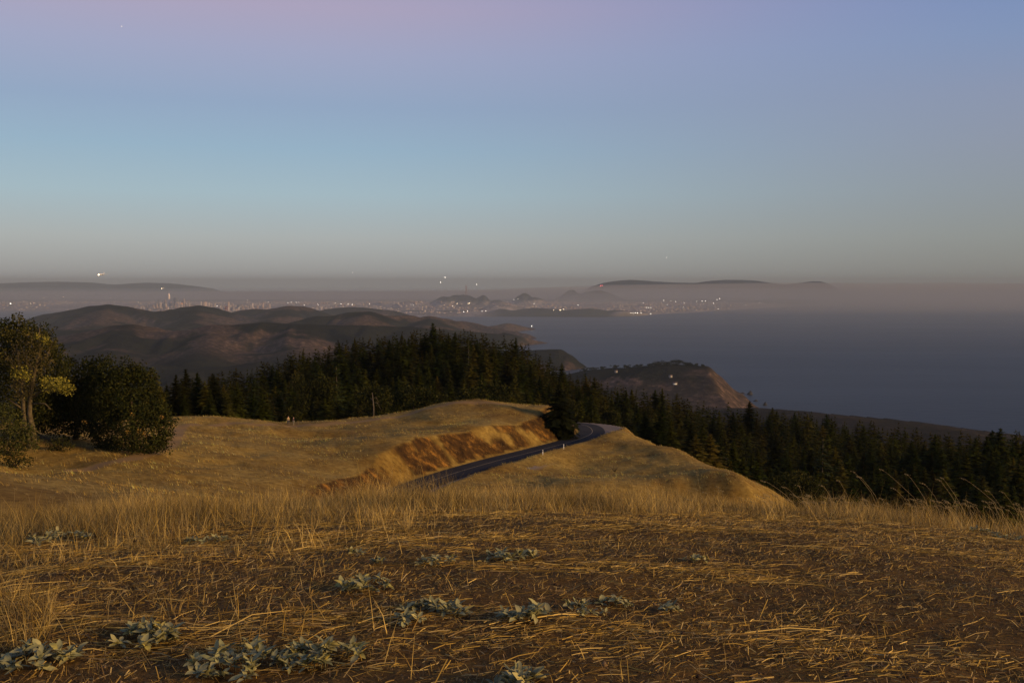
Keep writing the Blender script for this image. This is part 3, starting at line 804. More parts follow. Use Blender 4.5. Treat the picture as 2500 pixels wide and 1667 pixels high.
NEAR = order[:290]; NEAR = NEAR[vis[NEAR] > 2]
REST = order[290:]; REST = REST[vis[REST] > 0]
def place_fir(me, loc, s, rz, label, group, name='fir_tree', sxy=1.0):
    o = thing(name, loc, label, 'tree', group, rz, 1.0); o.scale = (s * sxy, s * sxy, s)
    link('trunk', me[0], o); link('crown', me[1], o)
    return o
for j in NEAR:
    left = pu[j] < 1400
    far = py[j] > (380 if left else 400)
    if left:
        lab = ('dark fir on the upper part of the wooded knoll behind the grass hill', 'firs high on the wooded knoll') if far else ('dark fir at the foot of the wooded knoll, just behind the grassy crest', 'firs at the foot of the wooded knoll')
    else:
        lab = ('dark fir far down the wooded slope between the road bend and the sea', 'firs far down the seaward slope') if far else ('dark fir on the wooded slope just below the grass spur', 'firs below the grass spur')
    vk = int(rngf.integers(8)); sx = rngf.uniform(1.1, 1.65)
    size = 'tall' if hs[j] > 0.98 else ('short' if hs[j] < 0.72 else 'middling')
    form = ['slim', 'broad'][int(sx * (2.9 + 0.1 * vk) > 4.35)] + [' dense', ' ragged'][int(vk in (2, 4, 6))]
    place_fir(FIRS[vk], (px[j], py[j], pz[j] - 1.6), hs[j], rngf.uniform(0, 6.28), lab[0].replace('dark fir', size + ' ' + form + ' fir'), lab[1], sxy=sx)
# broadleaved trees mixed in among the firs
# the many others, each still a tree of real branches, in one mesh
Vs, Ts, Cs, n0 = [], [], [], 0
low = []
for a, c in LOWF:
    v = np.empty(len(c.vertices) * 3, np.float32); c.vertices.foreach_get('co', v)
    l = np.empty(len(c.loops), np.int32); c.loops.foreach_get('vertex_index', l)
    q = np.empty(len(c.vertices) * 4, np.float32); c.attributes['col'].data.foreach_get('color', q)
    low.append((v.reshape(-1, 3), l.reshape(-1, 3), q.reshape(-1, 4)[:, :3]))
for j in REST:
    v, t, q = low[rngf.integers(4)]
    a = rngf.uniform(0, 6.28); k, n = math.cos(a), math.sin(a); w = hs[j] * rngf.uniform(1.1, 1.6)
    Vs.append(np.stack([(v[:, 0] * k - v[:, 1] * n) * w + px[j], (v[:, 0] * n + v[:, 1] * k) * w + py[j], v[:, 2] * hs[j] + pz[j] - 1.6], 1))
    Ts.append(t + n0); n0 += len(v); Cs.append(q * rngf.uniform(0.6, 1.3))
for a, c in LOWF: bpy.data.meshes.remove(a)
link('fir_wood', mk_mesh('fir_wood', np.vstack(Vs), None, np.vstack(Ts), np.vstack(Cs), mats=[m_need]), kind='stuff', label='dense dark fir wood filling the slopes behind the nearer trees', cat='wood')

# singular conifers
def on_ground(u, d):
    x = (u - 1250) / F * d * 1.012
    z = float(H(np.array([x]), np.array([d]), False)[0])
    x = PZ(u, d, z)[0]
    return np.array([x, d, float(H(np.array([x]), np.array([d]), False)[0])])
bp = on_ground(1362, 227)
bh = P(1362, 936, 227)[2] - bp[2] + 0.8
me = fir_meshes(301, bh, 4.3, 24, 10, 9, 0.02, 0.04, (0.024, 0.027, 0.008))
place_fir(me, bp - np.array([0, 0, 0.8]), 1.0, 0.4, 'bushy dark pine at the end of the orange road bank, on the bend', None, 'pine_tree')
tp = on_ground(2005, 285)
me = fir_meshes(302, 21.0, 4.3, 22, 6, 9, 0.10, 0.22, (0.034, 0.036, 0.016), m_pale)
tz = P(2005, 1062, 285)[2]
place_fir(me, (tp[0], 285, tz - 21.3), 1.0, 1.0, 'tall open fir with a pale bare trunk above the oat stalks', None)
for (u, d, vt, R, lab) in [(1183 - 268, 0, 0, 0, None), (824, 290, 890, 4.6, 'wide pine with a pale trunk at the wood edge above the two walkers'),
                           (622, 262, 925, 4.4, 'broad pyramid fir at the wood edge left of the two walkers'),
                           (1144, 395, 828, 2.6, 'slim fir with a bare whitish stem halfway up the wooded knoll')]:
    if not lab: continue
    g = on_ground(u, d); top = P(u, vt, d)[2]; ht = max(8.0, top - g[2])
    me = fir_meshes(int(310 + u), ht, R, 26, 8, 8, 0.08, 0.08, (0.036, 0.040, 0.016), m_pale if 'pale' in lab or 'whitish' in lab else None)
    place_fir(me, g, 1.0, 0.7, lab, None)
# dead white snag at the wood's edge
sg = P(912, 1000, 245); sgz = on_ground(912, 245)
snag = thing('dead_snag', tuple(sgz), 'bleached dead snag with bent white limbs at the wood edge', 'tree')
g = Geo()
hh = P(908, 958, 245)[2] - sgz[2]
g.tube([(0, 0, -0.5), (0.05, 0, hh * 0.5), (-0.25, 0, hh)], [0.22, 0.17, 0.06], 6); link('trunk', g.mesh('trunk', m_pale, True), snag)
for k, (dx, dz, z0) in enumerate([(1.3, -1.2, 0.82), (1.9, -2.0, 0.66), (-0.9, 0.9, 0.7)]):
    g = Geo(); g.tube([(0, 0, hh * z0), (dx * 0.5, 0.1, hh * z0 + 0.3 + dz * 0.2), (dx, 0.2, hh * z0 + dz)], [0.10, 0.07, 0.02], 5); link('limb', g.mesh('limb', m_pale, True), snag)

# ------------------------------------------------------------------ broadleaved trees and shrubs
def leaf_cloud(c, rad, n, size, tones, r, flat=0.0):
    """n leaf faces filling an uneven clump"""
    d = r.normal(size=(n, 3)); d /= np.linalg.norm(d, axis=1, keepdims=True)
    lump = 1 + 0.22 * np.sin(d[:, 0] * 5 + r.uniform(0, 6)) * np.sin(d[:, 2] * 4 + r.uniform(0, 6)) + 0.18 * np.sin(d[:, 1] * 7 + r.uniform(0, 6))
    k = np.where(r.random(n) < 0.7, r.uniform(0.72, 1.08, n), r.uniform(0.25, 0.8, n)) * lump
    p = np.asarray(c) + d * k[:, None] * np.asarray(rad)
    a = r.normal(size=(n, 3)) + d * 0.1; a /= np.linalg.norm(a, axis=1, keepdims=True)
    b = np.cross(a, d + r.normal(size=(n, 3)) * 0.7); b /= np.linalg.norm(b, axis=1, keepdims=True) + 1e-9
    s = (size * r.uniform(0.6, 1.35, n))[:, None]
    V = np.empty((n, 4, 3)); V[:, 0] = p - a * s; V[:, 1] = p - b * s * 0.55; V[:, 2] = p + a * s; V[:, 3] = p + b * s * 0.55
    tones = np.asarray(tones); t = tones[r.integers(len(tones), size=n)] * r.uniform(0.78, 1.2, n)[:, None]
    return V.reshape(-1, 3), np.arange(4 * n).reshape(-1, 4), np.repeat(t, 4, axis=0)
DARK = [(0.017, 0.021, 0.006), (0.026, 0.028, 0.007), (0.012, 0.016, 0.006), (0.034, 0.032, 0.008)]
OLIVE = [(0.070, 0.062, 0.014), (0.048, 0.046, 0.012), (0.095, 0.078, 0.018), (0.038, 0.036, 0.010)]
SUNLIT_LEAF = [(0.26, 0.22, 0.030), (0.20, 0.18, 0.03), (0.15, 0.14, 0.03), (0.30, 0.25, 0.04)]  # leaf tones with the sunlight on the clumps put in
GREY = [(0.085, 0.068, 0.026), (0.065, 0.052, 0.020), (0.11, 0.085, 0.028), (0.045, 0.038, 0.015)]
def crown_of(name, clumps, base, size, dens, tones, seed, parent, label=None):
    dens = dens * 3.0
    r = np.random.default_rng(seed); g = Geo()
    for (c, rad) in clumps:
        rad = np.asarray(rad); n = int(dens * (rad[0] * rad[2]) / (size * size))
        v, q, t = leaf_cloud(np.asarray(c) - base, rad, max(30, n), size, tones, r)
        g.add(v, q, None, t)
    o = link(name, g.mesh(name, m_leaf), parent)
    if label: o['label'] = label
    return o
def px_clumps(lst, d0):
    out = []
    for q in lst:
        u, v, r = q[:3]; dd = d0 + (q[3] if len(q) > 3 else 0); asp = q[4] if len(q) > 4 else 1.0
        k = dd / F
        out.append((P(u, v, dd), (r * k * asp, r * k * 1.0, r * k)))
    return out
# tall many-stemmed tree; sun on its golden sprays is put into leaf colour
B1 = hit(78, 1094)
d1 = B1[1]
t1 = thing('bay_tree', tuple(B1), 'tall gnarled tree with twin pale stems and sunlit golden leaf clumps', 'tree')
g = Geo()
def wp(u, v, d): return P(u, v, d) - B1
m_stem = simple('lichen_bark', (0.085, 0.066, 0.038), 0.95, 0.05, noise=2.5, amp=0.5)
g.tube([(0.0, 0, -0.5), wp(72, 1070, d1), wp(62, 1040, d1), wp(58, 1000, d1), wp(56, 960, d1), wp(48, 900, d1 + 1), wp(40, 840, d1 + 1)], [0.55, 0.45, 0.36, 0.30, 0.26, 0.2, 0.1], 8)
link('trunk', g.mesh('trunk', m_stem, True), t1)
g = Geo(); g.tube([(0.2, 0.1, -0.4), wp(80, 1050, d1), wp(72, 1010, d1), wp(74, 960, d1), wp(84, 910, d1), wp(96, 860, d1), wp(96, 800, d1 + 1)], [0.5, 0.4, 0.32, 0.28, 0.22, 0.15, 0.07], 8)
link('trunk', g.mesh('trunk', m_stem, True), t1)
for a, c, e in [((74, 975), (100, 955), (135, 948)), ((58, 980), (40, 950), (25, 905)), ((60, 930), (30, 890), (5, 850)), ((90, 890), (115, 870), (128, 835)), ((84, 910), (62, 880), (55, 850)), ((60, 1000), (35, 985), (10, 965)), ((80, 985), (110, 985), (125, 1000))]:
    g = Geo(); g.tube([wp(*a, d1), wp(*c, d1 - 0.3), wp(*e, d1 - 0.5)], [0.16, 0.10, 0.04], 5)
    link('limb', g.mesh('limb', m_stem, True), t1)
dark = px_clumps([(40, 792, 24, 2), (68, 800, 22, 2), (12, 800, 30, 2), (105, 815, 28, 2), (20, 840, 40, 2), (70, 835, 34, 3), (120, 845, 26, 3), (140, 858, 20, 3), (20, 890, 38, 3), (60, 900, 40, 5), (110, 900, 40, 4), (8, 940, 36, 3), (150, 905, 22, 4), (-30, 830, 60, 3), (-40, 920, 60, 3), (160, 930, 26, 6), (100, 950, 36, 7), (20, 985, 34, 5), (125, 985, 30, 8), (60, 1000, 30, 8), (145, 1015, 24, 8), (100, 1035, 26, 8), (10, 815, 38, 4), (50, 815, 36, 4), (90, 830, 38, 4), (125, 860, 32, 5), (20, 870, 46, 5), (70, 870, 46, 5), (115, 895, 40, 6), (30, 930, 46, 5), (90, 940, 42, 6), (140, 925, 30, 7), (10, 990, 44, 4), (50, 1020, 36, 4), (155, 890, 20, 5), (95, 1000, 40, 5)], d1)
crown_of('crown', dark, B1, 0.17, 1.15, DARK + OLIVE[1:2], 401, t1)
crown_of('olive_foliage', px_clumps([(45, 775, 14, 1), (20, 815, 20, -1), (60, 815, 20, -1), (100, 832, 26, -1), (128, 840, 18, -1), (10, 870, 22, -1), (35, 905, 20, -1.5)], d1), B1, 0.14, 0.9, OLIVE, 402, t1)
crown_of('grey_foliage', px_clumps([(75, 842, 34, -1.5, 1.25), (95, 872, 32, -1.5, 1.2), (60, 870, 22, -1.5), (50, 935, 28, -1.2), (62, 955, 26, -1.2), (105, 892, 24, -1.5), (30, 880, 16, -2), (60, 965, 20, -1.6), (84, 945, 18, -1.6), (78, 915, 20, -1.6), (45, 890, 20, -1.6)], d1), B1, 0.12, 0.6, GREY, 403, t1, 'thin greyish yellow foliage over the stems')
crown_of('sunlit_foliage', px_clumps([(128, 938, 20, -2, 1.2), (150, 940, 20, -2, 1.2), (168, 950, 16, -2, 1.0), (112, 932, 15, -2), (55, 908, 18, -2, 1.2), (40, 915, 13, -2), (66, 920, 13, -2), (112, 830, 11, -2.2), (90, 822, 9, -2.2)], d1), B1, 0.12, 1.0, SUNLIT_LEAF, 404, t1, 'leaf clumps tinted bright golden yellow as if catching the sun')
# dense dark oak to its right
B2 = hit(318, 1103); d2 = B2[1]
t2 = thing('oak_tree', tuple(B2), 'dense dark dome-shaped oak reaching the ground beside the footpath', 'tree')
g = Geo(); g.tube([(0, 1.5, -0.4), (0.1, 1.5, 2.0), (-0.3, 1.5, 5.0), (-0.2, 1.2, 8.5)], [0.6, 0.45, 0.3, 0.1], 8); link('trunk', g.mesh('trunk', m_bark, True), t2)
r = np.random.default_rng(410); cl = []
OUT = [(880, 255, 335), (895, 225, 350), (920, 205, 372), (950, 196, 388), (980, 196, 402), (1010, 200, 416), (1040, 205, 424), (1065, 215, 420), (1085, 240, 405), (1102, 275, 385)]
for k in range(120):
    v = r.uniform(905, 1090); a = np.interp(v, [o[0] for o in OUT], [o[1] for o in OUT]); c = np.interp(v, [o[0] for o in OUT], [o[2] for o in OUT])
    u = r.uniform(a + 4, c - 4) + r.normal(0, 5); mid = (a + c) / 2; e = abs(u - mid) / ((c - a) / 2)
    cl.append((u, v, r.uniform(11, 27), 5.5 * e * e - 3.2 + r.uniform(0, 1.6) + 3.0 * (1090 - v) / 190, r.uniform(0.9, 1.35)))
for v, a, c in OUT:
    for u in np.linspace(a + 20, c - 20, 4): cl.append((u + r.normal(0, 9), v + 16 + r.normal(0, 6), r.uniform(13, 20), 2.2, 1.2))
cl += [(318, 1060, 24, -3.4), (296, 1082, 20, -3.0), (338, 1084, 20, -3.0), (318, 1092, 16, -3.0), (316, 1030, 22, -3.4)]
crown_of('crown', px_clumps(cl, d2), B2, 0.17, 1.0, DARK + [(0.036, 0.038, 0.009)], 411, t2)
crown_of('turning_leaves', px_clumps([(322, 1012, 7, -3.6), (395, 1018, 5, -1.6), (338, 1052, 8, -4.0), (352, 1058, 8, -4.0), (205, 1030, 6, -1.8), (312, 1055, 6, -4)], d2), B2, 0.10, 0.7, [(0.30, 0.17, 0.03), (0.22, 0.12, 0.03), (0.10, 0.08, 0.03)], 412, t2, 'small sprays of orange turning leaves')
# darker tree standing behind the two
B3 = on_ground(185, d2 + 9)
t3 = thing('oak_tree', tuple(B3), 'shaded dark tree filling the gap between the tall gnarled tree and the dome-shaped oak', 'tree')
g = Geo(); g.tube([(0, 0, -0.4), (0.2, 0, 3.0), (0, 0, 7.0)], [0.45, 0.32, 0.12], 8); link('trunk', g.mesh('trunk', m_bark, True), t3)
crown_of('crown', px_clumps([(160, 900, 30), (190, 915, 34), (215, 900, 26), (235, 905, 24), (150, 950, 40), (200, 960, 44), (120, 985, 40), (170, 1005, 40), (215, 1010, 36), (130, 1030, 36), (180, 1035, 30), (90, 1010, 36), (250, 895, 20), (175, 882, 16), (145, 878, 18), (225, 940, 40), (205, 1055, 28), (160, 1060, 22), (235, 1040, 30), (190, 975, 40, -3), (205, 935, 34, -3), (170, 930, 30, -3), (165, 975, 36, -3), (200, 1020, 32, -3), (215, 890, 22), (240, 885, 20), (262, 878, 18), (100, 1028, 30, -5), (140, 1034, 28, -5), (70, 1030, 26, -3), (178, 1044, 26, -5), (120, 1012, 30, -5), (155, 1015, 28, -5)], B3[1]), B3, 0.2, 1.1, DARK, 413, t3)
# shrubs
def shrub(u, v, lst, label, tones, seed, size=0.14, dens=1.1, d=None, name='shrub', group=None):
    Bs = hit(u, v) if d is None else on_ground(u, d)
    o = thing(name, tuple(Bs), label, 'shrub', group)
    for k in range(4):
        g = Geo(); g.tube([(0, 0, -0.2), (0.4 * math.cos(k * 1.7), 0.4 * math.sin(k * 1.7), 0.5), (0.8 * math.cos(k * 1.7), 0.8 * math.sin(k * 1.7), 1.0)], [0.07, 0.05, 0.02], 5)
        link('stem', g.mesh('stem', m_bark, True), o)
    crown_of('foliage', px_clumps(lst, Bs[1]), Bs, size, dens, tones, seed, o)
    return o
shrub(20, 1112, [(5, 1010, 32, 1), (30, 1030, 34, 1), (-20, 1050, 50, 1), (55, 1050, 26, 0.5), (20, 1070, 34), (60, 1078, 26), (0, 1095, 30), (40, 1095, 22), (75, 1048, 16, -0.5), (85, 1072, 16, -0.5), (62, 1060, 18, -0.5), (52, 1082, 20, -0.8), (88, 1090, 14, -0.8), (40, 1050, 22, -0.8)], 'olive leafy shrub at the foot of the tall gnarled tree', [(0.05, 0.055, 0.014), (0.035, 0.04, 0.012), (0.07, 0.065, 0.016)], 421, 0.13)
shrub(145, 1100, [(125, 1086, 16), (148, 1084, 18), (168, 1088, 15), (140, 1094, 12)], 'low dark bush lying in front of the fallen log', DARK + OLIVE[:1], 422, 0.11)
shrub(35, 1142, [(15, 1122, 22), (45, 1120, 20), (68, 1126, 15), (30, 1132, 16)], 'low dark bush on the dry slope below the olive shrub', DARK, 423, 0.11)
for (u, w, h, v, d, lab) in [(1200, 52, 30, 962, 268, 'rounded olive oak at the wood edge above the summit of the grass hill'), (1010, 60, 32, 972, 262, 'wide rounded oak at the wood edge over the left shoulder of the grass hill'),
                          (1138, 26, 20, 966, 266, 'small rounded oak on the skyline of the grass hill'), (915, 48, 36, 968, 258, 'rounded oak beside the bleached dead snag'), (770, 60, 34, 945, 285, 'flat-topped oak at the wood edge above the saddle'), (1060, 30, 20, 978, 262, 'squat oak between the wide oak and the small skyline oak')]:
    r = np.random.default_rng(int(u)); g0 = on_ground(u, d)
    o = thing('oak_tree', tuple(g0), lab, 'tree')
    g = Geo(); g.tube([(0, 0, -0.3), (0.1, 0, 2.5), (0, 0.1, 5.0)], [0.3, 0.22, 0.1], 7); link('trunk', g.mesh('trunk', m_bark, True), o)
    cl = [(u + r.uniform(-1, 1) * w * 0.8, v + r.uniform(-0.8, 0.9) * h, r.uniform(0.28, 0.5) * h, r.uniform(-1.5, 1.5), 1.2) for _ in range(26)] + [(u + r.uniform(-0.6, 0.6) * w, v + h * 1.3, h * 0.6, 0, 1.2) for _ in range(5)]
    crown_of('crown', px_clumps(cl, d), g0, 0.26, 1.0, DARK + OLIVE[1:2], int(u) + 1, o)
ROUND = []
for k in range(4):
    r = np.random.default_rng(700 + k); g = Geo()
    for q in range(34):
        a = r.uniform(0, 6.28); f = math.sqrt(r.random()); zz = r.uniform(2.0, 9.0)
        w = 3.6 * math.sin(math.pi * min(1, (zz + 0.8) / 11.0)) ** 0.6
        v_, q_, t_ = leaf_cloud((w * f * math.cos(a), w * f * math.sin(a), zz), (1.5, 1.5, 1.2), 110, 0.30, DARK + [(0.040, 0.036, 0.008), (0.032, 0.032, 0.007)], r)
        g.add(v_, q_, None, t_)
    gt_ = Geo(); gt_.tube([(0, 0, -1), (0.2, 0, 3), (0, 0.1, 7)], [0.4, 0.3, 0.1], 7)
    ROUND.append((gt_.mesh('trunk', m_bark, True), g.mesh('crown', m_leaf)))
cand = [j for j in order[:520] if vis[j] > 2]
for k, j in enumerate(cand[::9][:44]):
    left = pu[j] < 1400; o = thing('broadleaf_tree', (px[j] + 3.2, py[j] - 2.5, float(H(np.array([px[j] + 3.2]), np.array([py[j] - 2.5]), False)[0])),
        ('round-headed olive broadleaf tree among the firs of the knoll' if left else 'round-headed olive broadleaf tree among the firs of the seaward slope'), 'tree', 'broadleaf trees in the ' + ('knoll wood' if left else 'seaward wood'), rngf.uniform(0, 6.28), rngf.uniform(0.55, 0.95))
    link('trunk', ROUND[k % 4][0], o); link('crown', ROUND[k % 4][1], o)
shrub(1900, 0, [(1868, 1188, 18), (1890, 1180, 22), (1915, 1175, 22), (1945, 1172, 24), (1975, 1178, 22), (2000, 1188, 20), (1880, 1205, 24), (1930, 1200, 28), (1980, 1205, 28)], 'dark coyote bush clump at the lower end of the grass spur', DARK + OLIVE[1:2], 431, 0.18, 1.1, 172)
shrub(1500, 0, [(1952, 1160, 14, 6), (1935, 1164, 12, 6), (1972, 1166, 12, 6)], 'small olive bush rising behind the coyote bush clump', OLIVE, 432, 0.16, 1.0, 180)
# fallen log
La, Lb = hit(82, 1070), hit(140, 1080)
lg = thing('fallen_log', tuple((La + Lb) / 2), 'grey fallen log lying under the tall gnarled tree', 'log')
g = Geo(); q = (Lb - La) / 2
g.tube([-q + np.array([0, 0, 0.9]), -q * 0.3 + np.array([0, 0, 0.4]), q * 0.4 + np.array([0, 0, 0.25]), q + np.array([0, 0, 0.3])], [0.3, 0.28, 0.22, 0.15], 8); link('log_trunk', g.mesh('log_trunk', m_stem, True), lg)
for k in range(3):
    g = Geo(); b0 = -q * 0.4 + q * 0.5 * k; g.tube([b0 + np.array([0, 0, 0.4]), b0 + np.array([0.5, -0.5, 0.9 + 0.2 * k])], [0.07, 0.02], 5); link('branch_stub', g.mesh('branch_stub', m_stem, True), lg)

# ------------------------------------------------------------------ grass
m_grass = vcol_mat('dry_grass', 0.7, 0.2, 0.25)
def blades(base, h, w, az, lean, curl, cols, segs=3, face=None):
    """tapered bent blades: base points, heights, widths, lean direction and amount"""
    n = len(base)
    ts = np.linspace(0, 1, segs + 1)
    dirv = np.stack([np.cos(az), np.sin(az), 0 * az], 1)
    fa = rng.uniform(0, math.pi, n) if face is None else face
    side = np.stack([np.cos(fa), np.sin(fa), 0 * fa], 1)
    V = np.empty((n, 2 * segs + 1, 3)); k = 0
    for t in ts:
        L = lean * t + curl * t * t
        nrm = np.sqrt(1 + (lean + curl) ** 2 * 0.6)
        c = base + dirv * (h * L / nrm)[:, None]
        c[:, 2] += h * (t - 0.25 * curl * t * t) / nrm
        if t < 1:
            ww = (w * (1 - 0.75 * t) * 0.5)[:, None]
            V[:, k] = c - side * ww; V[:, k + 1] = c + side * ww; k += 2
        else: V[:, k] = c
    m = 2 * segs + 1; o = np.arange(n)[:, None] * m
    Q = np.concatenate([o + np.array([[2 * i, 2 * i + 1, 2 * i + 3, 2 * i + 2]]) for i in range(segs - 1)], 0) if segs > 1 else None
    T = o + np.array([[2 * segs - 2, 2 * segs - 1, 2 * segs]])
    return V.reshape(-1, 3), Q, T, np.repeat(cols, m, axis=0)
STRAW = np.array([(0.47, 0.30, 0.055), (0.47, 0.34, 0.125), (0.29, 0.18, 0.040), (0.125, 0.075, 0.020), (0.68, 0.47, 0.13), (0.29, 0.195, 0.08)])
def pick(n, p):
    c = STRAW[rng.choice(len(STRAW), n, p=p)] * rng.uniform(0.7, 1.25, n)[:, None]
    return c
def disc(n, r0, r1, a0=-31, a1=31):
    r = np.sqrt(rng.uniform(r0 * r0, r1 * r1, n)); a = np.radians(rng.uniform(a0, a1, n))
    return r * np.sin(a), r * np.cos(a), r, a
PLANTS = [(148, 1322, 160, 55, 'wide grey-green plant at the foot of the tall standing grass'),
          (505, 1322, 110, 30, 'flat grey-green plant against the foot of the standing grass, lower than its neighbours'),
          (1068, 1376, 105, 45, 'grey-green plant with a humped crown beside a wider flat one near the grass edge'),
          (1250, 1362, 140, 45, 'flat-topped grey-green plant with one pale upright sprig near the grass edge'),
          (888, 1432, 150, 45, 'pale grey-green plant lying along a bright band of straw'),
          (1068, 1494, 155, 45, 'ragged dark grey-green plant with a small one at its lower edge'),
          (996, 1516, 70, 30, 'small grey-green plant just below the ragged dark one'),
          (1285, 1506, 130, 60, 'upright dense grey-green plant in the middle of the bare soil'),
          (1425, 1492, 105, 38, 'low grey-green plant joined to a darker taller one'),
          (1505, 1478, 80, 42, 'dark grey-green plant growing out of the side of a low one'),
          (1630, 1490, 55, 26, 'tiny grey-green plant half buried in golden straw'),
          (1703, 1370, 68, 40, 'small bright green plant alone on the soil'),
          (375, 1560, 180, 70, 'grey-green plant with several bright yellowish leaves on the straw'),
          (95, 1610, 190, 75, 'large grey-green plant under the leaning straw tuft'),
          (590, 1622, 250, 85, 'largest sprawling grey-green plant, a straw stalk lying across it'),
          (780, 1612, 220, 80, 'sprawling olive green plant growing against the largest grey one'),
          (1258, 1668, 140, 50, 'pale round-leaved plant on the bare dark soil'),
          (2400, 1300, 90, 22, 'flat strip of grey-green leaves at the edge of the short grass'),
          (2465, 1316, 80, 22, 'low grey leafy plant at the end of the flat strip of leaves'),
          (862, 1350, 50, 14, 'faint flat grey plant at the edge of the tall dark grass'),
          (935, 1374, 44, 22, 'tiny green seedling clump between two grey plants')]
PLACE = [hit(q[0], min(q[1], 1690) + q[3] * 0.10, 1.5, 60) for q in PLANTS]
# standing grass along the brow of the hilltop
x, y, r, a = disc(258000, 4.0, 17.5)
u = 1250 + F * np.tan(a)
edge = np.interp(u, [-100, 120, 300, 700, 1000, 1150, 1400, 1700, 2000, 2500], [8.0, 8.1, 8.2, 8.4, 8.3, 9.0, 9.7, 10.3, 10.3, 10.0])
n1_ = fbm(x / 0.9, y / 0.9, 101, 4)
dens = sstep(-0.5, 1.1, r - edge + n1_ * 1.8) * np.clip(0.72 + 0.9 * fbm(x / 0.45, y / 0.45, 105, 3), 0.12, 1)
dens = np.maximum(dens, 0.95 * sstep(0.15, -0.1, np.hypot((u - 10) / 125.0, (r - 5.6) / 0.85) - 0.85) * np.clip(0.8 + n1_, 0, 1))
dens = np.maximum(dens, 0.07 * sstep(1500, 300, u) * (r > 4.2) * (1 + 2 * n1_)); dens = np.maximum(dens, 0.012)
dens *= np.interp(u, [0, 1300, 1700, 2500], [1, 1, 0.72, 0.72])
ok = rng.random(len(x)) < dens
for q, g0 in zip(PLANTS, PLACE):
    W2 = q[2] * g0[1] / F * 0.55
    ok &= ~((np.abs(x / y * g0[1] - g0[0]) < W2) & (y < g0[1] + W2 * 0.8) & (y > g0[1] - 0.7))
x, y, r, u = x[ok], y[ok], r[ok], u[ok]; n = len(x)
base = np.stack([x, y, H(x, y) - 0.01], 1)
tall = 0.45 + 1.0 * np.clip(0.5 + 1.3 * fbm(x / 0.9, y / 0.9, 111, 3), 0, 1)
h = rng.uniform(0.06, 0.31, n) * tall * np.interp(u, [0, 900, 1500, 2500], [1.0, 1.05, 0.86, 0.9]) * np.where(r < edge[ok] - 0.3, 0.62, 1.0)
h = np.where((r < 6.6) & (u < 170), h * 1.5, h) * (1 + 0.3 * np.exp(-((u - 960) / 170) ** 2))
h = np.where((rng.random(n) < 0.03) & (r > edge[ok]), h * 1.5, h)
bigp = fbm(x / 0.8, y / 0.8, 115, 3)
cols = pick(n, [0.14, 0.32, 0.10, 0.16, 0.16, 0.12]) * np.clip(0.80 + 0.75 * bigp, 0.3, 1.5)[:, None]  # straw tones; extra pale and dark blades imitate sunlit tips and shadow
v, q, t, c = blades(base, h, rng.uniform(0.0022, 0.0055, n), rng.uniform(0, 6.28, n), np.abs(rng.normal(0.15, 0.35, n)), np.abs(rng.normal(0.15, 0.4, n)), cols, 2)
link('standing_grass', mk_mesh('standing_grass', v, q, t, c, mats=[m_grass]), kind='stuff', label='standing dry grass along the brow of the hilltop', cat='grass')
# flattened straw and stubble on the bare soil
x, y, r, a = disc(230000, 2.6, 13.5)
u = 1250 + F * np.tan(a)
pn = fbm(x / 1.5, y / 0.38, 121, 4) + 0.5 * fbm(x / 0.5, y / 0.25, 124, 3)
dens = np.clip(0.16 + 1.25 * pn, 0.035, 1) * np.interp(r, [2.6, 4, 5, 9], [0.30, 0.5, 0.75, 1]) * np.interp(u, [0, 1500, 2000, 2500], [1, 1, 0.8, 0.6])
ok = rng.random(len(x)) < dens
x, y, r, u = x[ok], y[ok], r[ok], u[ok]; n = len(x)
base = np.stack([x, y, H(x, y) + rng.uniform(0.0, 0.014, n)], 1)
az = rng.normal(0.12, 0.38, n) + 0.5 * fbm(x / 1.5, y / 1.5, 127, 2) + math.pi * (rng.random(n) < 0.4); az = np.where(rng.random(n) < 0.45, rng.uniform(0, 6.28, n), az)
L = rng.gamma(1.7, 0.038, n) + 0.02; big = rng.random(n) < 0.022; L = np.where(big, L * 2.8, L)
ts = np.linspace(0, 1, 3); dv = np.stack([np.cos(az), np.sin(az)], 1); pv = np.stack([-np.sin(az), np.cos(az)], 1)
bend = rng.normal(0, 0.035, n); arch = np.abs(rng.normal(0, 0.03, n)) * L
V = np.empty((n, 6, 3)); wd_ = rng.uniform(0.0007, 0.0018, n) * np.where(big, 1.25, 1)
for k, tt in enumerate(ts):
    c2 = base[:, :2] + dv * (L * tt)[:, None] + pv * (L * bend * (tt * (1 - tt)) * 4)[:, None]
    zz = H(c2[:, 0], c2[:, 1]) + (base[:, 2] - H(base[:, 0], base[:, 1])) + arch * 4 * tt * (1 - tt) + 0.003
    for sgn, kk in ((-1, 0), (1, 1)):
        V[:, 2 * k + kk, :2] = c2 + pv * (sgn * wd_ * (1 - 0.5 * tt))[:, None]
        V[:, 2 * k + kk, 2] = zz + sgn * wd_ * 0.8
o = np.arange(n)[:, None] * 6
Q = np.concatenate([o + np.array([[2 * i, 2 * i + 1, 2 * i + 3, 2 * i + 2]]) for i in range(2)], 0)
cols = pick(n, [0.24, 0.10, 0.28, 0.20, 0.08, 0.10]); cols = np.where(big[:, None], pick(n, [0.4, 0, 0.1, 0, 0.5, 0]), cols)
link('flattened_straw', mk_mesh('flattened_straw', V.reshape(-1, 3), Q, None, np.repeat(cols, 6, axis=0), mats=[m_grass]), kind='stuff', label='flattened straw and stalks strewn over the brown soil', cat='straw')
x, y, r, a = disc(48000, 2.8, 12.5)
base = np.stack([x, y, H(x, y) - 0.005], 1); n = len(x)
